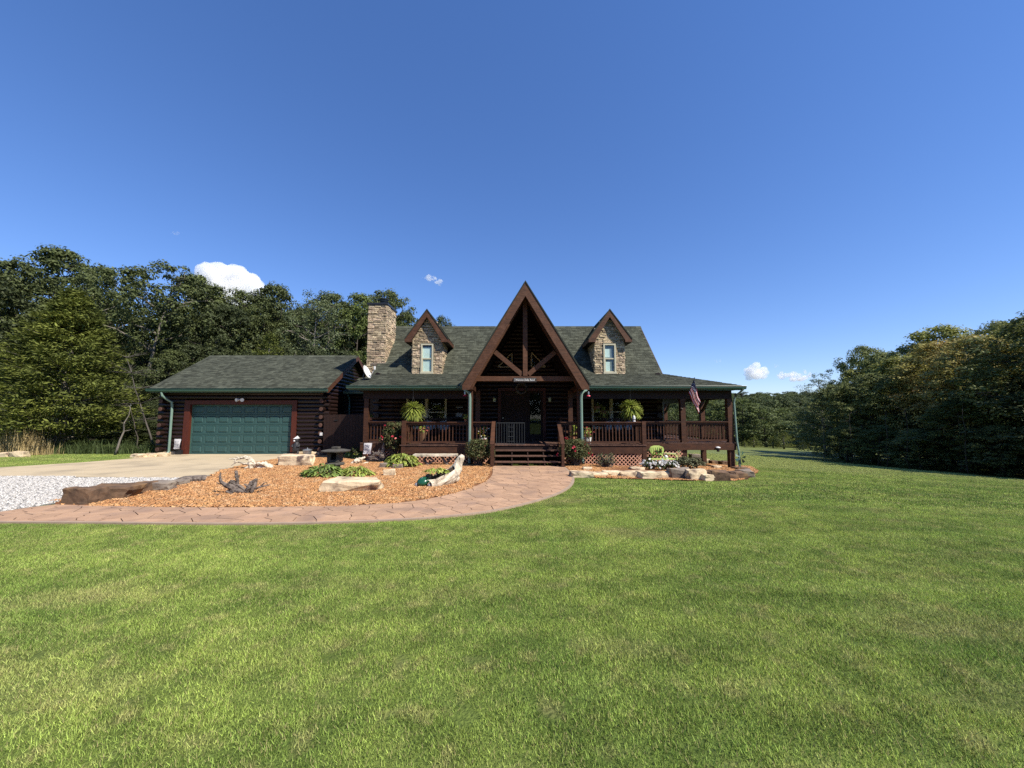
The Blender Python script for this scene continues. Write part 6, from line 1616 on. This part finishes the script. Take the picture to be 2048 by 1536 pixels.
# wooden fence between the garage and the porch
t = thing("board_fence", "tall brown vertical board fence closing the gap between garage and porch", "fence", (-7.8, 18.5, -.2))
x = -9.0; rr = random.Random(3)
while x < -6.35:
    block(t, "board", x, x+.132, 18.50, 18.522 + rr.uniform(0, .006), -.2, 1.72 + rr.uniform(-.01,.01), MT['darkwood']); x += .139
for zz in (.25, 1.45): block(t, "rail", -9.0, -6.35, 18.53, 18.57, zz, zz+.09, MT['darkwood'])
MB().box(-8.5, -8.34, 18.47, 18.5, 1.42, 1.46).build("latch", MT['black'], t)

# glider bench
Yq = 14.95; t = thing("metal_bench", "chartreuse two-seat metal garden bench with one solid back in the right flower bed", "bench", (P(1325,930,Yq).x, Yq, T(4,Yq)))
def B_(px, py, dy=0.): return P(px, py, Yq+dy)
a = B_(1299,898,.3); b = B_(1328,898,.3); f = MB(); n = 10
outl = [(B_(1299,898,.3)), (B_(1301,893.5,.3)), (B_(1308,891,.3)), (B_(1318,891,.3)), (B_(1326,894,.3)), (B_(1328,899,.3)), (B_(1326,910,.3)), (B_(1303,910,.3))]
f.prism(outl, (0, .02, 0)); f.build("back_panel", MT['chart'], t)
f = MB()
for px in range(1304, 1325, 4): f.beam(B_(px, 909, .285), B_(px + (px-1314)*.1, 894, .285), .006, .02, up=(1,0,0))
f.build("back_ribs", MT['chart'], t)
s_ = MB(); q0 = B_(1303,919,-.1); q1 = B_(1352,918,-.1)
for k in range(5): s_.box(q0.x, q1.x, Yq-.2+k*.11, Yq-.11+k*.11, q0.z, q0.z+.02)
s_.build("seat_slats", MT['chart'], t)
for (x0, x1) in ((1313, 1327), (1340, 1354)):
    pts_ = [B_(x0-8, 910, .25), B_(x0, 908, .1), B_(x1-5, 909, -.1), B_(x1, 914, -.2), B_(x1, 922, -.22), B_(x1-1, 932, -.2)]
    MB().tube(pts_, .016, 7).build("armrest", MT['chart'], t, True)
for (px, dy, pt) in ((1304, .25, 911), (1303, -.2, 918), (1350, .25, 915), (1327, .25, 915)):
    g_ = B_(px, pt, dy); MB().tube([g_, (g_.x, g_.y+.02, T(g_.x, g_.y)-.02)], .014, 6).build("leg", MT['chart'], t)
MB().tube([B_(1328,906,.25), B_(1352,907,.25), B_(1354,914,.2)], .013, 6).build("back_rail", MT['chart'], t)
c = B_(1314, 900, .22); shrub("seat_plant", "leafy plant with reddish blooms resting against the bench's back", c.x, Yq+.12, .2, .1, .34, 420, 'weed', 31, leaf=.05, flowers=(('petalp', 8, .04),), zoff=q0.z + .03 - T(c.x, Yq+.12), cat='plant', twigs=6)
c = B_(1332, 915, 0); t = thing("white_ball_ornament", "small white round ornament on the bench seat", "ornament", c)
f = MB(); ell(f, (c.x, Yq, q0.z+.09), (.07,.07,.07), 12, 8); f.build("ball", MT['white'], t, True); f = MB(); f.lathe([(.04,0),(.03,.03)], (c.x, Yq, q0.z+.02), 10); f.build("foot", MT['white'], t)

# wind spinner by the corner
c = P(1481, 921, 14.9); g_ = Vector((c.x, 14.9, T(c.x, 14.9))); t = thing("wind_spinner", "dark green metal wind spinner on a stake by the porch's corner", "garden ornament", g_)
MB().tube([g_ - Vector((0,0,.1)), (c.x, 14.9, c.z+.12)], .009, 5).build("stake", MT['black'], t)
for k in range(7):
    a = k*2*math.pi/7; f = MB(); f.prism([(c.x + .03*math.cos(a), 14.88, c.z+.12+.03*math.sin(a)), (c.x + .20*math.cos(a+.28), 14.86, c.z+.12+.26*math.sin(a+.28)), (c.x + .20*math.cos(a-.18), 14.92, c.z+.12+.26*math.sin(a-.18))], (0,.006,0)); f.build("vane", MT['green'], t)
# bird feeder under the side porch
c = P(1436, 897, 15.9); t = thing("bird_feeder", "small white topped bird feeder hanging under the right deck edge", "bird feeder", c)
f = MB(); f.lathe([(.10,.03),(.085,.055),(.02,.08)], c, 12); f.build("roof", MT['white'], t); f = MB(); f.lathe([(.05,-.13),(.055,-.10),(.05,.03)], c, 10); f.build("seed_tube", MT['black'], t)
MB().tube([(c.x, c.y, c.z+.08), (c.x, c.y+.05, .3)], .004, 4).build("hanger", MT['black'], t)
# green turtle
gt = G(847, 974); t = thing("turtle_ornament", "green glazed ceramic turtle with grey feet at the planter's mouth", "garden ornament", gt)
f = MB(); ell(f, (0,0,.09), (.155,.17,.10), 16, 10); M_ = Matrix.Translation((gt.x, gt.y+.08, gt.z+.05)) @ Matrix.Rotation(-.5, 4, 'Z') @ Matrix.Rotation(.45, 4, 'X'); inst("shell", f.mesh("shell", MT['turtle'], True), t, M_)
f = MB(); f.tube([(0,-.16,.10),(0,0,.195),(0,.16,.10)], .008, 5); inst("shell_ridge", f.mesh("shell_ridge", MT['greyc'], True), t, M_)
for dx, dy in ((-.17,-.04),(.16,-.10)): f = MB(); ell(f, (gt.x+dx, gt.y+dy+.05, gt.z+.05), (.05,.07,.055), 10, 6); f.build("foot", MT['greyc'], t, True)
f = MB(); ell(f, (gt.x+.10, gt.y+.18, gt.z+.24), (.10,.07,.06), 10, 6); f.build("head", MT['driftgrey'], t, True)
# metal gate leaning in the entry
t = thing("metal_gate", "grey barred metal safety gate standing across the left of the entry steps", "gate", (P(1022,890,14.95).x, 14.95, ZD))
a = P(993, 889, 14.95); b = P(1049, 846, 14.95); f = MB(); f.tube([(a.x,14.95,ZD+.01),(a.x,14.95,b.z),(b.x,14.95,b.z),(b.x,14.95,ZD+.01),(a.x,14.95,ZD+.01)], .014, 6); f.build("frame", MT['iron'], t)
for k in range(1, 11): x = lerp(a.x, b.x, k/11); MB().tube([(x,14.95,ZD+.02),(x,14.95,b.z)], .007, 5).build("bar", MT['iron'], t)
f = MB(); 
for px in (1016, 1027): x = P(px, 860, 14.94).x; f.tube([(x,14.93,ZD+.08),(x,14.93,b.z-.05)], .008, 5)
for k in range(4): zz = ZD+.12+k*.18; f.tube([(P(1016,860,14.93).x,14.93,zz),(P(1027,860,14.93).x,14.93,zz)], .006, 5)
f.build("small_door", MT['iron'], t)

# ------------------------------------------------------------------ things on the porch
def pot_plant(name, label, x, y, z0, r, h, pr, ph, pm, fl, seed, leafm='hosta', cat='potted plant', leaf=.08, n=300):
    t = thing(name, label, cat, (x, y, z0)); f = MB(); f.lathe([(pr*.7,0),(pr*.8,.01),(pr,ph),(pr*.92,ph),(pr*.9,ph-.03)], (x, y, z0), 16); f.build("pot", MT[pm], t)
    rng = np.random.default_rng(seed); C = np.stack([x + rng.normal(0, r*.4, 16), y + rng.normal(0, r*.4, 16), z0 + ph + rng.uniform(.0, h, 16)], 1); p, nn, s = cloud(C, np.full(16, r*.4), n//16, rng, size=leaf); V_, Q2 = leaf_quads(p, nn, s, .5, rng)
    inst("foliage", npmesh("foliage", V_, Q2, MT[leafm]), t)
    for fm, cnt in fl:
        Vf = []; Ff = []
        for q in range(cnt):
            c_ = np.array([x + rng.normal(0, r*.6), y - r*.5 + rng.normal(0, r*.2), z0+ph+rng.uniform(.05, h)]); 
            for w in range(4): v4, _ = leaf_quads(c_[None], rng.normal(size=(1,3)) + [[0,-1,.3]], .06, 1., rng); b = len(Vf); Vf += [tuple(v) for v in v4]; Ff.append((b,b+1,b+2,b+3))
        me = bpy.data.meshes.new("blossoms"); me.from_pydata(Vf, [], Ff); me.materials.append(MT[fm]); inst("blossoms", me, t)
    f = MB(); f.lathe([(pr*.88, ph-.04),(pr*.1, ph-.02)], (x, y, z0), 12); f.build("soil", MT['soil'], t); return t
c = P(966, 870, 15.5); pot_plant("potted_flowers", "pot of white and yellow flowers beside the left stair post", c.x, 15.5, ZD, .22, .42, .16, .22, 'white', (('petalw', 12), ('petaly', 12)), 41)
c = P(930, 838, 14.83); pot_plant("potted_plant", "small sunlit potted plant standing on the left railing cap", c.x+.02, 14.83, 1.425, .10, .20, .05, .08, 'terra', (), 42, n=140, leaf=.07)
c = P(1172, 870, 15.45); pot_plant("potted_flowers", "white pot with orange and green plants right of the entry", c.x+.05, 15.45, ZD, .24, .40, .17, .25, 'white', (('petalp', 14),), 43)
c = P(1150, 865, 15.6); pot_plant("potted_plant", "leafy green potted plant beside the inner entry post", c.x-.05, 15.75, ZD, .20, .45, .13, .25, 'terra', (), 44)
c = P(843, 862, 15.7); pot_plant("basket_planter", "tan basket planter with pink flowers behind the left railing", c.x, 15.9, ZD, .20, .22, .20, .42, 'basket', (('petalp', 16),), 45)
c = P(745, 838, 17.6); pot_plant("hanging_pot", "reddish pot with a dim plant by the stone pier in the left porch corner", c.x, 17.4, 1.45, .12, .12, .10, .14, 'terra', (), 46, n=80)
def seat_bench(label, x0, x1, y, cush, n_c, name="porch_bench"):
    t = thing(name, label, "bench", ((x0+x1)/2, y, ZD))
    f = MB(); f.box(x0, x1, y-.25, y+.22, ZD+.38, ZD+.43); f.build("seat", MT['darkwood'], t)
    for s in range(int((x1-x0)/.12)): block(t, "back_slat", x0+.06+s*.12, x0+.11+s*.12, y+.2, y+.225, ZD+.45, ZD+.92, MT['darkwood'])
    block(t, "top_rail", x0, x1, y+.19, y+.24, ZD+.92, ZD+.99, MT['darkwood'])
    for x in (x0+.03, x1-.03):
        block(t, "leg", x-.03, x+.03, y-.22, y-.16, ZD, ZD+.62, MT['darkwood']); block(t, "leg", x-.03, x+.03, y+.16, y+.22, ZD, ZD+.38, MT['darkwood']); block(t, "armrest", x-.04, x+.04, y-.26, y+.2, ZD+.62, ZD+.66, MT['darkwood'])
    for k in range(n_c):
        xa = lerp(x0+.08, x1-.08, k/n_c); xb = lerp(x0+.08, x1-.08, (k+1)/n_c); f = MB(); ell(f, ((xa+xb)/2, y+.10, ZD+.66), ((xb-xa)*.46, .08, .22), 12, 8)
        tag(f.build("pillow", MT[cush], None, True), "pale pillow propped on the %s, %s" % ("left porch bench" if x0 < 0 else "right porch bench", ("left one", "second one", "third one", "right one")[k if n_c > 2 or k == 0 else 3]), "pillow", "pillows on the porch benches")
    return t
seat_bench("dark slatted bench with pillows under the left double window", -4.1, -2.7, 17.3, 'cushion', 2)
seat_bench("dark slatted bench with pale pillows under the right double window", 4.0, 5.5, 17.2, 'cushion', 3)
# round table and chairs in the dim left bay
# log armchair right of the entry
cx_ = P(1138, 860, 16.7).x; t = thing("log_armchair", "peeled log armchair in the light beside the inner entry post", "chair", (cx_, 16.7, ZD))
for (dx, dy, h) in ((-.32,-.3,.62),(.32,-.3,.62),(-.32,.28,1.05),(.32,.28,1.05)): MB().tube([(cx_+dx,16.7+dy,ZD),(cx_+dx,16.7+dy,ZD+h)], .055, 9).build("leg", MT['woodx'], t, True)
for z in (.18, .38): MB().tube([(cx_-.32,16.4,ZD+z),(cx_+.32,16.4,ZD+z)], .05, 9).build("front_log", MT['woodx'], t, True)
for z in (.58, .78, .98): MB().tube([(cx_-.36,16.98,ZD+z),(cx_+.36,16.98,ZD+z)], .05, 9).build("back_log", MT['woodx'], t, True)
for dx in (-.32, .32): MB().tube([(cx_+dx,16.3,ZD+.62),(cx_+dx,17.0,ZD+.64)], .05, 9).build("arm_log", MT['woodx'], t, True)
MB().box(cx_-.28, cx_+.28, 16.42, 16.98, ZD+.42, ZD+.47).build("seat", MT['woodx'], t)
# wreath over the door
c = P(1043, 777, 17.98); f = MB(); rr = random.Random(8); pts_ = [(c.x + .24*math.cos(a), 17.95 + rr.uniform(-.02,.02), c.z + .24*math.sin(a)) for a in np.linspace(0, 6.283, 25)]
f.tube(pts_, [.055*rr.uniform(.8,1.2) for _ in pts_], 7, jit=.3); tag(f.build("wreath", MT['twig']), "dark round twig wreath hanging above the front door", "wreath")
# fern shapes added to stand in for reflections in the right window
for i, (px, py) in enumerate(((1194, 813), (1207, 822))):
    c = P(px, py, 16.9); fern("plant_reflection", ("small hanging plant before the right window's left edge", "longer fern shape imitating a reflection in the right window")[i], px, py, 16.9, (.20, .26)[i], 2.7, 60+i, n=60, group=None)

# ================================================================== clouds
def cloudpx(name, label, px, py, Yc, w, h, blobs, seed, op=1.0):
    "lumpy cumulus built of many overlapping puffs, with real size at its real distance"
    rr = random.Random(seed); c = P(px, py, Yc); k = Yc/770.0; W_, H_ = w*k, h*k
    bm = bmesh.new()
    for i in range(blobs):
        t = rr.uniform(-1, 1); r_ = rr.uniform(.06, .125)*H_*1.1*(1.15-abs(t)*.6)*(1 if blobs > 100 else 2.3); hz = (1-t*t)**.5
        z = rr.uniform(-.5, .5)*H_*hz; 
        M = Matrix.Translation((c.x + t*W_/2*.86, c.y + rr.uniform(-.5,.5)*W_*.35*hz, c.z + z)) @ Matrix.Diagonal((r_*1.25, r_*1.1, r_, 1))
        bmesh.ops.create_icosphere(bm, subdivisions=3, radius=1.0, matrix=M)
    for v in bm.verts:
        p = v.co/ (H_*.22); n1 = mnoise.noise_vector(p); n2 = mnoise.noise_vector(p*2.7); v.co += n1*H_*.045 + n2*H_*.032 + mnoise.noise_vector(p*6.5)*H_*.014
    me = bpy.data.meshes.new(name); bm.to_mesh(me); bm.free(); me.materials.append(CM[op]); me.polygons.foreach_set('use_smooth', [True]*len(me.polygons))
    o = inst(name, me); md = o.modifiers.new("merge", 'REMESH'); md.mode = 'VOXEL'; md.voxel_size = H_*.035
    md2 = o.modifiers.new("ease", 'SMOOTH'); md2.iterations = 2
    return tag(o, label, "cloud")
def vapour(d):
    m = bpy.data.materials.new("cloud_vapour"); m.use_nodes = True; nt = m.node_tree; N = nt.nodes; L = nt.links; N.remove(N["Principled BSDF"]); out = N["Material Output"]
    vo = N.new("ShaderNodeVolumeScatter"); vo.inputs["Color"].default_value = (1,1,1,1); vo.inputs["Density"].default_value = d; L.new(vo.outputs[0], out.inputs["Volume"]); return m
CM = {1.0: vapour(.035), .5: vapour(.030), .2: vapour(.012)}
cloudpx("cloud", "big white cumulus cloud rising behind the left treetops", 452, 582, 1500, 168, 92, 480, 1)
cloudpx("cloud", "small white wisp of cloud above the roof left of the A-frame peak", 858, 556, 1500, 34, 12, 16, 2, .5)
cloudpx("cloud", "small wisp of cloud lower right of the other one above the roof", 876, 563, 1500, 22, 14, 12, 3, .5)
cloudpx("cloud", "white cloud streak right of the house above the far trees, left one", 1512, 746, 2200, 48, 30, 26, 4, .5)
cloudpx("cloud", "flat white cloud beside the right woods, the longer of the two", 1588, 751, 2200, 75, 18, 30, 5, .5)
cloudpx("cloud", "tiny round cloud above the long flat one", 1554, 731, 2200, 14, 8, 8, 8, .2)
cloudpx("cloud", "tiny pale cloud above the porch roof's right end", 1436, 722, 2200, 16, 7, 8, 6, .2)
cloudpx("cloud", "faint small wisp high in the sky on the left", 354, 466, 1500, 26, 8, 10, 7, .2)
